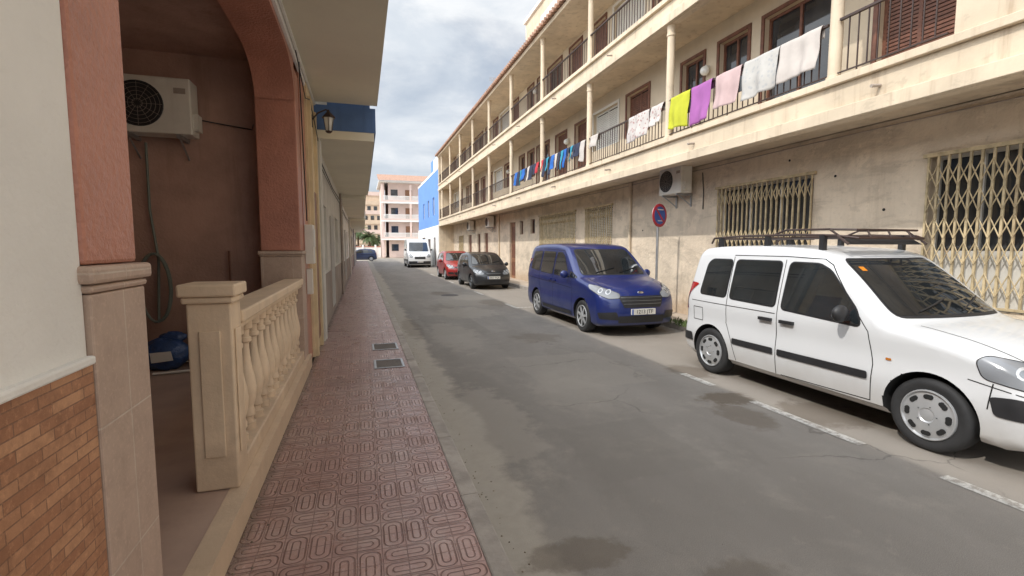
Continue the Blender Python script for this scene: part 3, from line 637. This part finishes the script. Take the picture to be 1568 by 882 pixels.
# ------------------------------------------------------------ traffic sign
e=empty('no_parking_sign',(6.62,9.75,0),math.radians(20)); w=MB(); w.cyl((0,0,.12),(0,0,2.76),.03,m_zinc,12); w.obj('pole',e)
m_sblue=pmat('sign_blue',(.04,.10,.36),.5,.15,5,0); m_sred=pmat('sign_red',(.42,.03,.04),.5,.15,5,0)
w=MB(); w.lathe((0,-.035,2.48),(0,-1,0),[(0,.27),(.012,.27),(.014,.265)],m_sred,36)
w.lathe((0,-.05,2.48),(0,-1,0),[(0,.205),(.002,.205)],m_sblue,36)
w.lathe((0,-.020,2.48),(0,-1,0),[(0,.262),(.01,.262)],m_zinc,36); w.obj('disc',e)
w=MB(); w.prism([(-.2,-.025),(.2,-.025),(.2,.025),(-.2,.025)],0,.002,lambda a,b_,h:(a*.7071-b_*.7071,-.0535-h,2.48-(a*.7071+b_*.7071)),m_sred)
w.box(-.13,.13,-.0545,-.0535,2.60,2.625,m_wframe); w.box(-.08,.1,-.0545,-.0535,2.345,2.365,m_wframe); w.obj('slash',e)
# ------------------------------------------------------------ vehicles
def catmull(P,k=6):
    out=[]
    n=len(P)
    for i in range(n-1):
        p0=P[max(i-1,0)];p1=P[i];p2=P[i+1];p3=P[min(i+2,n-1)]
        for s in range(k):
            t=s/k
            out.append(tuple(.5*((2*p1[a])+(-p0[a]+p2[a])*t+(2*p0[a]-5*p1[a]+4*p2[a]-p3[a])*t*t+(-p0[a]+3*p1[a]-3*p2[a]+p3[a])*t**3) for a in (0,1)))
    out.append(P[-1]); return out
def rpoly(P,r=.04,k=4):
    out=[];n=len(P)
    for i in range(n):
        a=Vector(P[i-1]);b_=Vector(P[i]);c=Vector(P[(i+1)%n]); da=(a-b_);dc=(c-b_); ra=min(r,da.length*.45);rc=min(r,dc.length*.45)
        p=b_+da.normalized()*ra;q=b_+dc.normalized()*rc
        for s in range(k+1):
            t=s/k; out.append(tuple(p*(1-t)**2+b_*2*t*(1-t)+q*t*t))
    return out
def grow(P,d):
    n=len(P); out=[]
    area=sum(P[i-1][0]*P[i][1]-P[i][0]*P[i-1][1] for i in range(n)); sg=1 if area>0 else -1
    for i in range(n):
        a=Vector(P[i-1]);b_=Vector(P[i]);c_=Vector(P[(i+1)%n]); e1=(b_-a).normalized();e2=(c_-b_).normalized()
        n1=Vector((e1.y,-e1.x))*sg;n2=Vector((e2.y,-e2.x))*sg; m=(n1+n2); 
        m=m/max(.3,m.length_squared/2) if m.length>0 else n1
        out.append(tuple(b_+m*d))
    return out
def patch(mb,bvh,poly,axis,sign,off,mat,res=.05):
    bm=bmesh.new(); vs=[bm.verts.new((p[0],p[1],0)) for p in poly]; bm.faces.new(vs)
    xs=[p[0] for p in poly];zs=[p[1] for p in poly]
    for k,lo,hi in ((0,min(xs),max(xs)),(1,min(zs),max(zs))):
        c=lo+res
        while c<hi-1e-3:
            co=[0,0,0];co[k]=c;no=[0,0,0];no[k]=1
            bmesh.ops.bisect_plane(bm,geom=bm.verts[:]+bm.edges[:]+bm.faces[:],plane_co=co,plane_no=no,dist=1e-5); c+=res
    bm.verts.ensure_lookup_table(); pts=[]
    for v in bm.verts:
        a,b_=v.co.x,v.co.y
        if axis=='x': o=Vector((sign*4,a,b_));d=Vector((-sign,0,0))
        elif axis=='y': o=Vector((a,-8 if sign<0 else 12,b_)); d=Vector((0,1 if sign<0 else -1,0))
        elif axis=='d':
            q=.70711; t=Vector((sign*q,q,0)); d=Vector((-sign*q,q,0)); o=t*a-d*8+Vector((0,0,b_))
        else: o=Vector((a,b_,6));d=Vector((0,0,-1))
        h,nn,_,_=bvh.ray_cast(o,d)
        if h is None: h,nn,_,_=bvh.find_nearest(o+d*4)
        if nn.dot(d)>0: nn=-nn
        pts.append(h+nn*off)
    bm.verts.index_update(); fs=[[v.index for v in f.verts] for f in bm.faces]; bm.free()
    mb.add(pts,fs,mat,True)
def strip(mb,bvh,pts,wd,axis,sign,off,mat):
    for a,b_ in zip(pts[:-1],pts[1:]):
        a=Vector(a);b_=Vector(b_); d=(b_-a).normalized(); n=Vector((-d.y,d.x))*wd/2; a2=a-d*wd*.3;b2=b_+d*wd*.3
        patch(mb,bvh,[tuple(a2-n),tuple(b2-n),tuple(b2+n),tuple(a2+n)],axis,sign,off,mat,.06)
def wheel(mb,x,y,R,W,s,style):
    c=(x,y,R); ax=(s,0,0)
    mb.lathe(c,ax,[(-W,.55*R),(-W,.93*R),(-W+.02,.985*R),(-W+.05,R),(-.05,R),(-.018,.985*R),(0,.93*R),(.004,.84*R),(-.004,.72*R),(-.012,.68*R)],m_rubber,40,False)
    rimm=m_rim if style!='dark' else m_darkrim
    if style=='cap':
        mb.lathe(c,ax,[(-.014,.69*R),(.004,.675*R),(.006,.65*R),(-.012,.62*R),(-.004,.55*R),(.008,.38*R),(.012,.2*R),(.004,.17*R),(.01,.12*R),(.012,0)],rimm,40)
        for k in range(8):
            t=k*2*math.pi/8
            for dt in (-.10,0,.10):
                cy=y+.50*R*math.cos(t+dt);cz=R+.50*R*math.sin(t+dt)
                mb.lathe((x,cy,cz),ax,[(-.03,.070*R),(.0075+.002*abs(dt),.066*R),(.008+.002*abs(dt),.0)],m_void,12)
        for k in range(5):
            t=(k+.5)*2*math.pi/5; cy=y+.25*R*math.cos(t);cz=R+.25*R*math.sin(t); mb.lathe((x,cy,cz),ax,[(0,.022*R),(.015,.018*R)],m_darkrim,8)
    else:
        mb.lathe(c,ax,[(-.014,.69*R),(.004,.675*R),(.004,.645*R),(-.03,.62*R),(-.07,.58*R),(-.075,0)],m_void,40)
        mb.lathe(c,ax,[(-.014,.69*R),(.006,.675*R),(.004,.64*R),(-.02,.625*R)],rimm,40,False)
        n=5 if style=='dark' else 7
        for k in range(n):
            t=2*math.pi*k/n+.3; u=(math.cos(t),math.sin(t)); v=(-u[1],u[0])
            P=[(.08*R,-.09*R),(.65*R,-.06*R),(.65*R,.06*R),(.08*R,.09*R)]
            mb.prism(P,-.035,-.002,lambda a,b_,h:(x+s*h,y+u[0]*a+v[0]*b_,R+u[1]*a+v[1]*b_),rimm)
        mb.lathe(c,ax,[(-.04,.17*R),(.003,.15*R),(.006,.0)],rimm,20)
def make_car(name,loc,rz,S):
    e=empty(name,loc,rz); hw=S['hw'];belt=S['belt'];tb=S['tumble'];R=S['R'];paintm=S['paint']
    OL=catmull(S['outline'],6); ys=[p[0] for p in OL]; H=max(p[1] for p in OL); y0,y1=min(ys),max(ys); yc=(y0+y1)/2;Lh=(y1-y0)/2; r=S.get('r',.06)
    def W(y,z):
        w=hw
        if z>belt: w-=tb*((z-belt)/(H-belt))**1.2
        if z<.6: w-=.05*min(1,(.6-z)/.4)**2
        w-=.012*abs(math.sin(max(0,min(1,(z-.62)/.3))*math.pi))
        d=min(1,abs((y-yc)/Lh)); w-=S.get('et',.06)*d**5
        return w
    n=len(OL); nor=[]
    for i in range(n):
        a=Vector(OL[i-1]);c=Vector(OL[(i+1)%n]); d=(c-a).normalized(); nor.append(Vector((-d.y,d.x)))
    area=sum(OL[i-1][0]*OL[i][1]-OL[i][0]*OL[i-1][1] for i in range(n))
    if area>0: nor=[-v for v in nor]
    bm=bmesh.new(); Ls=[i/6 for i in range(0,6)]+[1+i/5 for i in range(0,6)]
    Ls=[-l for l in reversed(Ls) if l>0]+Ls; rings=[]
    for l in Ls:
        th=max(0,abs(l)-1)*math.pi/2; ins=r*(1-math.cos(th))
        rings.append([bm.verts.new((l,OL[i][0]-nor[i].x*ins,OL[i][1]-nor[i].y*ins)) for i in range(n)])
    for a,b_ in zip(rings[:-1],rings[1:]):
        for i in range(n): bm.faces.new((a[i],a[(i+1)%n],b_[(i+1)%n],b_[i]))
    for ring in (rings[0],rings[-1]):
        f=bm.faces.new(ring); fl=[f]
        for k,lo,hi in ((1,y0,y1),(2,.2,H)):
            c=lo+.09
            while c<hi:
                co=[0,0,0];co[k]=c;no=[0,0,0];no[k]=1
                ed=list({x for ff in fl for x in ff.edges});vv=list({x for ff in fl for x in ff.verts})
                bmesh.ops.bisect_plane(bm,geom=vv+ed+fl,plane_co=co,plane_no=no,dist=1e-5)
                L0=ring[0].co.x; fl=[ff for ff in bm.faces if all(abs(v.co.x-L0)<1e-6 for v in ff.verts)]; c+=.09
    kf,kr=S.get('kf',.2),S.get('kr',.06); ya=S.get('ya',1.3)
    for v in bm.verts:
        l,y,z=v.co; w=W(y,z); s=1 if l>=0 else -1; l=abs(l)
        x=l*(w-r) if l<=1 else w-r+r*math.sin((l-1)*math.pi/2)
        q=x/hw
        f=max(0,min(1,(ya-y)/(ya-y0))); b2=max(0,min(1,(y-(y1-.8))/.8))
        v.co=(s*x, y+kf*q**3*f-kr*q**3*b2, z-.03*q*q*(1 if z>.7 else max(0,(z-.4)/.3)))
    bmesh.ops.recalc_face_normals(bm,faces=bm.faces); bvh=BVHTree.FromBMesh(bm)
    me=bpy.data.meshes.new('body'); bm.to_mesh(me); bm.free(); me.materials.append(paintm); me.materials.append(m_void)
    body=bpy.data.objects.new('body',me); COL.objects.link(body)
    cb=MB(); Rc=R+.045
    for yw in S['wheels']:
        for s in (-1,1): cb.lathe((s*(hw-.28),yw,R+.01),(s,0,0),[(0,Rc),(.6,Rc)],m_void,48)
    cut=cb.obj('cut'); mod=body.modifiers.new('b','BOOLEAN'); mod.operation='DIFFERENCE'; mod.solver='EXACT'; mod.object=cut
    bpy.context.view_layer.update(); dg=bpy.context.evaluated_depsgraph_get()
    me2=bpy.data.meshes.new_from_object(body.evaluated_get(dg)); body.modifiers.clear(); body.data=me2
    bpy.data.objects.remove(cut)
    while len(me2.materials)<2: me2.materials.append(m_void)
    for p in me2.polygons:
        p.use_smooth=True; p.material_index=0
        for yw in S['wheels']:
            if math.hypot(p.center.y-yw,p.center.z-R-.01)<=Rc+.003: p.material_index=1
        if p.normal.z<-.9 and p.center.z<.25: p.material_index=1
    me2.set_sharp_from_angle(angle=math.radians(38))
    body.name='body'; body.parent=e
    gl=MB(); tr=MB(); lt=MB()
    for s in (-1,1):
        for P in S['side']:
            Q=rpoly(P,.05); patch(tr,bvh,grow(Q,.016),'x',s,.0025,m_black); patch(gl,bvh,Q,'x',s,.006,m_carglass)
        for P in S.get('seams',[]): strip(tr,bvh,P,.009,'x',s,.002,m_void)
        for P in S.get('strips',[]): patch(tr,bvh,rpoly(P,.02),'x',s,.012,m_black)
        for P in S.get('repeater',[]): patch(lt,bvh,rpoly(P,.01),'x',s,.008,m_orange,.03)
        for (a,b_) in S.get('handles',[]): 
            h,_,_,_=bvh.ray_cast(Vector((s*4,a,b_)),Vector((-s,0,0)))
            tr.box(h.x-.005*s,h.x+s*.035,a-.09,a+.09,b_-.015,b_+.02,S.get('hmat',m_black))
        for P in S['head']:
            Q=rpoly(P,.04); patch(tr,bvh,grow(Q,.008),'d',s,.003,m_black,.03); patch(lt,bvh,Q,'d',s,.008,m_lamp,.03)
            cx=sum(p[0] for p in Q)/len(Q);cz=sum(p[1] for p in Q)/len(Q)
            for ox,rr in ((-.09,.05),(.06,.045)):
                patch(lt,bvh,[(cx+ox+rr*math.cos(t*.5236),cz+.02*(ox>0)+rr*math.sin(t*.5236)) for t in range(12)],'d',s,.0105,m_rim,.03)
                patch(lt,bvh,[(cx+ox+rr*.6*math.cos(t*.5236),cz+.02*(ox>0)+rr*.6*math.sin(t*.5236)) for t in range(12)],'d',s,.013,m_darkrim,.03)
        for P in S.get('dtrim',[]): patch(tr,bvh,rpoly(P,.03),'d',s,.008,m_black,.03)
        for P in S.get('dseam',[]): strip(tr,bvh,P,.008,'d',s,.002,m_void)
        for P in S.get('fog',[]): patch(tr,bvh,rpoly([(s*p[0],p[1]) for p in P],.03),'y',-1,.006,m_black,.03)
        for P in S['tail']: patch(lt,bvh,rpoly([(s*p[0],p[1]) for p in P],.03),'y',1,.008,m_tail,.03)
        my,mz=S['mirror']; h,_,_,_=bvh.ray_cast(Vector((s*4,my,mz-.05)),Vector((-s,0,0))); mx=abs(h.x)
        tr.sphere((s*(mx+.12),my,mz),.095,S.get('mirmat',m_black),1.0,.55,.9,16); tr.box(s*(mx-.03),s*(mx+.08),my-.02,my+.03,mz-.07,mz-.03,m_black)
        tr.sphere((s*(mx+.12),my+.022,mz),.08,m_carglass,1.0,.42,.9,16)
    Q=rpoly(S['wind'],.06); patch(tr,bvh,grow(Q,.02),'y',-1,.003,m_black,.05); patch(gl,bvh,Q,'y',-1,.007,m_carglass,.05)
    Q=rpoly(S['rear'],.06); patch(tr,bvh,grow(Q,.02),'y',1,.003,m_black); patch(gl,bvh,Q,'y',1,.007,m_carglass)
    for P in S.get('grille',[]): patch(tr,bvh,rpoly(P,.03),'y',-1,.006,m_black,.04)
    for P in S.get('chrome',[]): patch(tr,bvh,rpoly(P,.006),'y',-1,.011,m_darkrim,.04)
    for P in S.get('hoodseam',[]): strip(tr,bvh,P,.008,'z',1,.002,m_void)
    for P,mt in S.get('sticker',[]): patch(tr,bvh,P,'y',-1,.010,mt,.05)
    wz=S['wind'][0][1]
    for xx in (-.45,.1):
        pa=[]
        for t in range(6):
            h,nn,_,_=bvh.ray_cast(Vector((xx+.1*t,-8,wz+.03+.02*t)),Vector((0,1,0))); pa.append(h+Vector((0,-.02,.01)))
        tr.tube(pa,.008,m_black,5)
    gl.obj('windows',e); tr.obj('trim',e); lt.obj('lights',e)
    pl=S.get('plate')
    if pl:
        z=pl[0]; h,_,_,_=bvh.ray_cast(Vector((0,-8,z)),Vector((0,1,0))); py_=h.y-.03
        h2,_,_,_=bvh.ray_cast(Vector((.24,-8,z)),Vector((0,1,0)))
        p=MB(); p.box(-.26,.26,py_,h2.y+.02,z-.055,z+.055,m_wframe); p.box(-.26,-.225,py_-.002,py_,z-.055,z+.055,m_sblue); p.obj('number_plate',e,.004)
        cu=bpy.data.curves.new('plate_text','FONT'); cu.body=pl[1]; cu.size=.105; cu.align_x='CENTER'; cu.align_y='CENTER'; cu.extrude=.0008; cu.materials.append(m_void)
        t=bpy.data.objects.new('plate_text',cu); COL.objects.link(t); t.parent=e; t.location=(.015,py_-.003,z); t.rotation_euler=(math.pi/2,0,0)
    if S.get('badge'):
        z=S['badge']; h,_,_,_=bvh.ray_cast(Vector((0,-8,z)),Vector((0,1,0))); b=MB(); b.sphere((0,h.y-.008,z),.05,m_chrome,1.4,.2,.6); b.obj('badge',e)
    w=MB()
    for yw in S['wheels']:
        for s in (-1,1): wheel(w,s*(hw-.035),yw,R,.2,s,S['style'])
    w.obj('wheels',e)
    u=MB(); u.box(-hw+.3,hw-.3,y0+.35,y1-.3,.16,.24,m_void); u.obj('underbody',e)
    return e,bvh
# white MPV
WV=dict(hw=.865,belt=1.0,tumble=.15,R=.315,paint=p_white,r=.085,kf=.26,ya=1.35,kr=.05,wheels=(0,2.69),style='cap',
 outline=[(-.62,.19),(-.77,.24),(-.82,.36),(-.835,.50),(-.81,.64),(-.755,.77),(-.62,.885),(-.32,.985),(.0,1.045),(.24,1.085),(.42,1.20),(.72,1.44),(.98,1.63),(1.12,1.70),(1.35,1.745),(1.9,1.775),(2.5,1.775),(2.95,1.755),(3.10,1.71),(3.17,1.6),(3.24,1.25),(3.29,1.0),(3.31,.7),(3.34,.45),(3.32,.28),(3.15,.19)],
 side=[[(2.42,1.09),(2.93,1.10),(2.86,1.52),(2.78,1.575),(2.40,1.575)],[(1.62,1.06),(2.34,1.085),(2.32,1.575),(1.62,1.575)],[(.60,.99),(1.52,1.045),(1.50,1.57),(1.14,1.565),(1.0,1.50),(.66,1.14)]],
 seams=[[(.52,.95),(.46,.65),(.48,.30),(1.5,.28)],[(1.57,1.6),(1.57,.28)],[(2.38,1.62),(2.38,.75),(2.28,.55),(2.20,.29)],[(.52,.95),(1.0,1.56),(1.1,1.62),(1.57,1.64),(2.38,1.64)],[(1.6,.98),(3.1,.99)],[(-.40,.50),(-.42,.70)],[(2.85,.72),(3.05,.72),(3.05,.9),(2.85,.9),(2.85,.72)]],
 strips=[[(.50,.50),(1.54,.50),(1.54,.575),(.50,.575)],[(1.60,.50),(2.25,.50),(2.25,.575),(1.60,.575)],[(3.05,.40),(3.28,.40),(3.28,.52),(3.07,.52)]],
 repeater=[[(.30,.72),(.35,.72),(.35,.742),(.30,.742)]],
 handles=[(1.42,.90),(1.72,.90)],
 head=[[(.33,.73),(.37,.86),(.30,.90),(.10,.87),(-.10,.80),(-.22,.74),(-.20,.67),(.0,.66)]],dtrim=[[(-.33,.44),(.27,.46),(.30,.60),(.20,.62),(-.33,.58)]],
 dseam=[[(.40,.70),(.1,.635),(-.3,.625)]],
 grille=[[(-.40,.28),(.40,.28),(.45,.40),(-.45,.40)],[(-.34,.69),(.34,.69),(.34,.78),(-.34,.78)],[(-.36,.44),(.36,.44),(.36,.58),(-.36,.58)]],
 tail=[[(.68,.85),(.82,.85),(.80,1.25),(.70,1.25)]],wind=[(-.70,1.11),(.70,1.11),(.60,1.61),(-.60,1.61)],rear=[(-.6,1.05),(.6,1.05),(.58,1.55),(-.58,1.55)],
 sticker=[([(-.56,1.50),(-.50,1.50),(-.50,1.54),(-.56,1.54)],m_orange)],
 mirror=(.72,1.10),plate=(.50,'4821 CKN'),badge=.83,hoodseam=[[(-.64,-.55),(-.66,.2)],[(.64,-.55),(.66,.2)]])
white,bv=make_car('parked_white_minivan',(5.415,2.75,0),0,WV)
w=MB(); 
for s in (-1,1):
    w.tube([(s*.58,.98,1.78),(s*.60,1.10,1.87),(s*.61,1.6,1.89),(s*.61,2.4,1.89),(s*.60,2.95,1.87),(s*.58,3.02,1.80)],.014,m_iron)
    w.tube([(s*.56,1.05,1.83),(s*.58,1.2,1.94),(s*.58,1.75,1.95),(s*.60,1.9,1.90)],.012,m_iron)
    for yy in (1.25,2.0,2.8): w.box(s*.575,s*.635,yy-.025,yy+.025,1.70,1.88,m_black)
for yy in (1.25,1.65,2.0,2.4,2.8): w.cyl((-.61,yy,1.86),(.61,yy,1.86),.013,m_iron)
w.tube([(-.58,1.2,1.94),(-.45,1.0,1.93),(.45,1.0,1.93),(.58,1.2,1.94)],.012,m_iron); w.tube([(-.60,1.10,1.87),(-.48,.95,1.84),(.48,.95,1.84),(.60,1.10,1.87)],.013,m_iron)
for xx in (-.3,0,.3): w.cyl((xx,1.0,1.93),(xx,.95,1.84),.01,m_iron)
w.prism([(-.55,0),(.55,0),(.5,.10),(-.5,.10)],0,.006,lambda a,b_,h:(a,1.0+b_*1.0+h,1.775+b_*.8),m_black)
w.obj('roof_rack',white)
# blue people carrier
FB=dict(hw=.915,belt=1.05,tumble=.16,R=.33,paint=p_blue,r=.075,kf=.28,ya=1.3,wheels=(0,2.67),style='alloy',
 outline=[(-.68,.19),(-.83,.24),(-.875,.38),(-.885,.52),(-.87,.68),(-.81,.82),(-.66,.94),(-.35,1.04),(-.05,1.10),(.12,1.145),(.35,1.29),(.65,1.51),(.92,1.69),(1.08,1.765),(1.35,1.81),(1.9,1.84),(2.6,1.835),(3.15,1.80),(3.32,1.74),(3.40,1.6),(3.46,1.25),(3.50,.95),(3.52,.6),(3.53,.4),(3.5,.26),(3.3,.19)],
 side=[[(.62,1.10),(1.48,1.12),(1.46,1.62),(1.18,1.615),(1.02,1.54),(.70,1.20)],[(1.57,1.12),(2.36,1.15),(2.34,1.64),(1.57,1.625)],[(2.45,1.16),(3.12,1.20),(3.05,1.62),(2.45,1.64)],[(.26,1.10),(.54,1.10),(.60,1.20),(.52,1.22)]],
 seams=[[(.48,1.05),(.44,.7),(.46,.30),(1.5,.28)],[(1.53,1.66),(1.53,.28)],[(2.41,1.7),(2.41,.8),(2.28,.6),(2.2,.3)],[(.48,1.05),(1.0,1.6),(1.1,1.67),(2.41,1.70)],[(.5,.88),(1.5,.92),(3.2,.98)]],
 strips=[[(.50,.30),(2.2,.30),(2.2,.38),(.50,.38)]],handles=[(1.40,.98),(1.68,.99)],hmat=p_blue,
 head=[[(-.24,.76),(-.05,.75),(.15,.82),(.40,.93),(.44,1.0),(.22,.97),(-.05,.90),(-.22,.84)]],dtrim=[[(-.25,.34),(.12,.36),(.16,.48),(-.2,.50)]],
 grille=[[(-.40,.58),(.40,.58),(.50,.80),(-.50,.80)],[(-.50,.28),(.50,.28),(.50,.42),(-.50,.42)]],
 chrome=[[(-.45,.765),(.45,.765),(.45,.775),(-.45,.775)],[(-.43,.705),(.43,.705),(.43,.715),(-.43,.715)],[(-.41,.645),(.41,.645),(.41,.655),(-.41,.655)]],
 tail=[[(.72,.95),(.86,.95),(.82,1.45),(.76,1.45)]],wind=[(-.75,1.17),(.75,1.17),(.64,1.68),(-.64,1.68)],rear=[(-.65,1.1),(.65,1.1),(.6,1.62),(-.6,1.62)],
 mirror=(.60,1.16),mirmat=p_blue,plate=(.50,'1213 JTF'),badge=.86,hoodseam=[[(-.66,-.62),(-.70,.1)],[(.66,-.62),(.70,.1)]])
make_car('parked_blue_minivan',(5.18,8.93,0),0,FB)
def hatch(p,style='dark',plate=None):
    d=dict(hw=.83,belt=.92,tumble=.19,R=.30,paint=p,r=.08,kf=.28,ya=1.2,wheels=(0,2.46),style=style,
 outline=[(-.58,.18),(-.70,.24),(-.75,.36),(-.76,.50),(-.73,.62),(-.64,.74),(-.45,.84),(-.15,.93),(.10,.99),(.40,1.15),(.75,1.34),(1.02,1.45),(1.3,1.50),(1.75,1.525),(2.3,1.50),(2.75,1.43),(2.95,1.30),(3.08,1.0),(3.14,.75),(3.17,.5),(3.14,.28),(2.95,.18)],
 side=[[(.55,.99),(1.38,1.0),(1.36,1.38),(1.10,1.37),(.72,1.18)],[(1.47,1.0),(2.2,1.03),(2.12,1.36),(1.47,1.39)],[(2.3,1.04),(2.62,1.08),(2.5,1.3),(2.25,1.34)]],
 seams=[[(.46,.95),(.42,.6),(.46,.30),(1.4,.27)],[(1.42,1.42),(1.42,.27)],[(2.24,1.4),(2.26,.8),(2.1,.55),(2.0,.3)]],handles=[(1.3,.86),(2.1,.88)],hmat=p,
 head=[[(-.20,.62),(.0,.62),(.28,.74),(.34,.83),(.12,.80),(-.18,.70)]],dtrim=[[(-.2,.32),(.10,.33),(.12,.42),(-.16,.43)]],
 grille=[[(-.36,.28),(.36,.28),(.44,.42),(-.44,.42)],[(-.34,.62),(.34,.62),(.38,.70),(-.38,.70)]],chrome=[[(-.3,.65),(.3,.65),(.3,.665),(-.3,.665)]],
 tail=[[(.62,.8),(.78,.8),(.72,1.1),(.64,1.1)]],wind=[(-.68,1.02),(.68,1.02),(.55,1.40),(-.55,1.40)],rear=[(-.55,.98),(.55,.98),(.5,1.32),(-.5,1.32)],mirror=(.60,1.0),mirmat=p,badge=.75,
 hoodseam=[[(-.6,-.5),(-.62,.05)],[(.6,-.5),(.62,.05)]])
    if plate: d['plate']=(.50,plate)
    return d
make_car('parked_black_hatchback',(5.10,19.55,0),0,hatch(p_black,'dark','3417 FGR'))
make_car('parked_red_hatchback',(5.02,25.6,0),0,hatch(p_red,'alloy','9046 DHB'))
make_car('parked_navy_hatchback',(-1.4,62,0),math.radians(-90),hatch(p_navy,'cap'))
VN=dict(hw=1.0,belt=1.3,tumble=.12,R=.34,paint=p_white,r=.09,kf=.22,ya=1.5,wheels=(0,3.3),style='cap',
 outline=[(-.65,.2),(-.82,.26),(-.86,.45),(-.85,.7),(-.78,.95),(-.55,1.15),(-.25,1.28),(-.05,1.36),(.25,1.65),(.6,2.02),(.85,2.24),(1.1,2.36),(1.6,2.43),(3,2.46),(4.0,2.44),(4.18,2.36),(4.24,2.1),(4.27,1.2),(4.28,.5),(4.24,.28),(4.05,.2)],
 side=[[(.45,1.30),(1.25,1.32),(1.22,1.95),(.85,1.93),(.5,1.5)]],seams=[[(.35,1.25),(.35,.35),(1.4,.33),(1.4,2.1)],[(2.7,2.2),(2.7,.35)],[(1.4,2.15),(4.0,2.2)]],
 strips=[[(.45,.55),(2.8,.55),(2.8,.68),(.45,.68)]],handles=[(1.25,1.1)],head=[[(-.10,.85),(.15,.87),(.28,1.05),(.22,1.15),(.0,1.02),(-.12,.95)]],fog=[[(-.0,.3),(.9,.3),(.9,.55),(.0,.55)]],
 grille=[[(-.45,.72),(.45,.72),(.45,.92),(-.45,.92)]],tail=[[(.85,.8),(.95,.8),(.95,1.3),(.85,1.3)]],wind=[(-.82,1.38),(.82,1.38),(.74,2.12),(-.74,2.12)],rear=[(-.6,1.4),(.6,1.4),(.6,2.0),(-.6,2.0)],mirror=(.4,1.5),plate=(.5,'7730 GLD'),badge=1.0)
make_car('parked_white_cargo_van',(4.65,41.6,0),0,VN)
# ------------------------------------------------------------ light, sky, camera
S=Vector((-1,-.35,1.12)).normalized()
sun=bpy.data.lights.new('sun','SUN'); sun.energy=2.7; sun.angle=math.radians(.8); sun.color=(1,.95,.88)
so=bpy.data.objects.new('sun',sun); COL.objects.link(so); so.rotation_euler=S.to_track_quat('Z','Y').to_euler(); so.location=(-10,-5,20)
W_=bpy.data.worlds.new('World'); scene.world=W_; W_.use_nodes=True; nt=W_.node_tree; bg=nt.nodes['Background']
sk=nt.nodes.new('ShaderNodeTexSky'); sk.sky_type='NISHITA'; sk.sun_disc=False; sk.sun_elevation=math.asin(S.z); sk.sun_rotation=math.atan2(S.x,S.y)%(2*math.pi); sk.dust_density=2.0
tc=nt.nodes.new('ShaderNodeTexCoord').outputs['Generated']
cv=MAP(nt,tc,(1,1,2.4),(2.3,.4,0)); n1=NOISE(nt,cv,2.2,9,.55,.3)
f=MR(nt,n1,.34,.54,.50,.98); n2=NOISE(nt,MAP(nt,tc,(1,1,2.2),(5,1,2)),4.2,9,.6,.3)
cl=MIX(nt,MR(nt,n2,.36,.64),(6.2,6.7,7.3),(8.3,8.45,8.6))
# extra cloud gain around the off-frame sun, added to lift light in the shade
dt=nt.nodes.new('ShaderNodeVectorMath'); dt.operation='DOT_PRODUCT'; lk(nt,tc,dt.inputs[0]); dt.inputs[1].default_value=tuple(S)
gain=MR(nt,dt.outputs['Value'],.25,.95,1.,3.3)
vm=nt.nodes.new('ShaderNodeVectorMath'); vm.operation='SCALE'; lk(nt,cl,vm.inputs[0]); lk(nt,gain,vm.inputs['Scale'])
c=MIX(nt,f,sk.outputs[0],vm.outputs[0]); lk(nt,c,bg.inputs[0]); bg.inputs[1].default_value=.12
cam=bpy.data.cameras.new('camera'); co=bpy.data.objects.new('camera',cam); COL.objects.link(co); scene.camera=co
co.location=(0,0,1.75); co.rotation_euler=(math.radians(90-4.91),0,math.radians(-17.35)); cam.sensor_width=36; cam.lens=16.83; cam.clip_end=4000; cam.clip_start=.05
scene.view_settings.view_transform='Standard'; scene.view_settings.look='None'; scene.view_settings.exposure=0
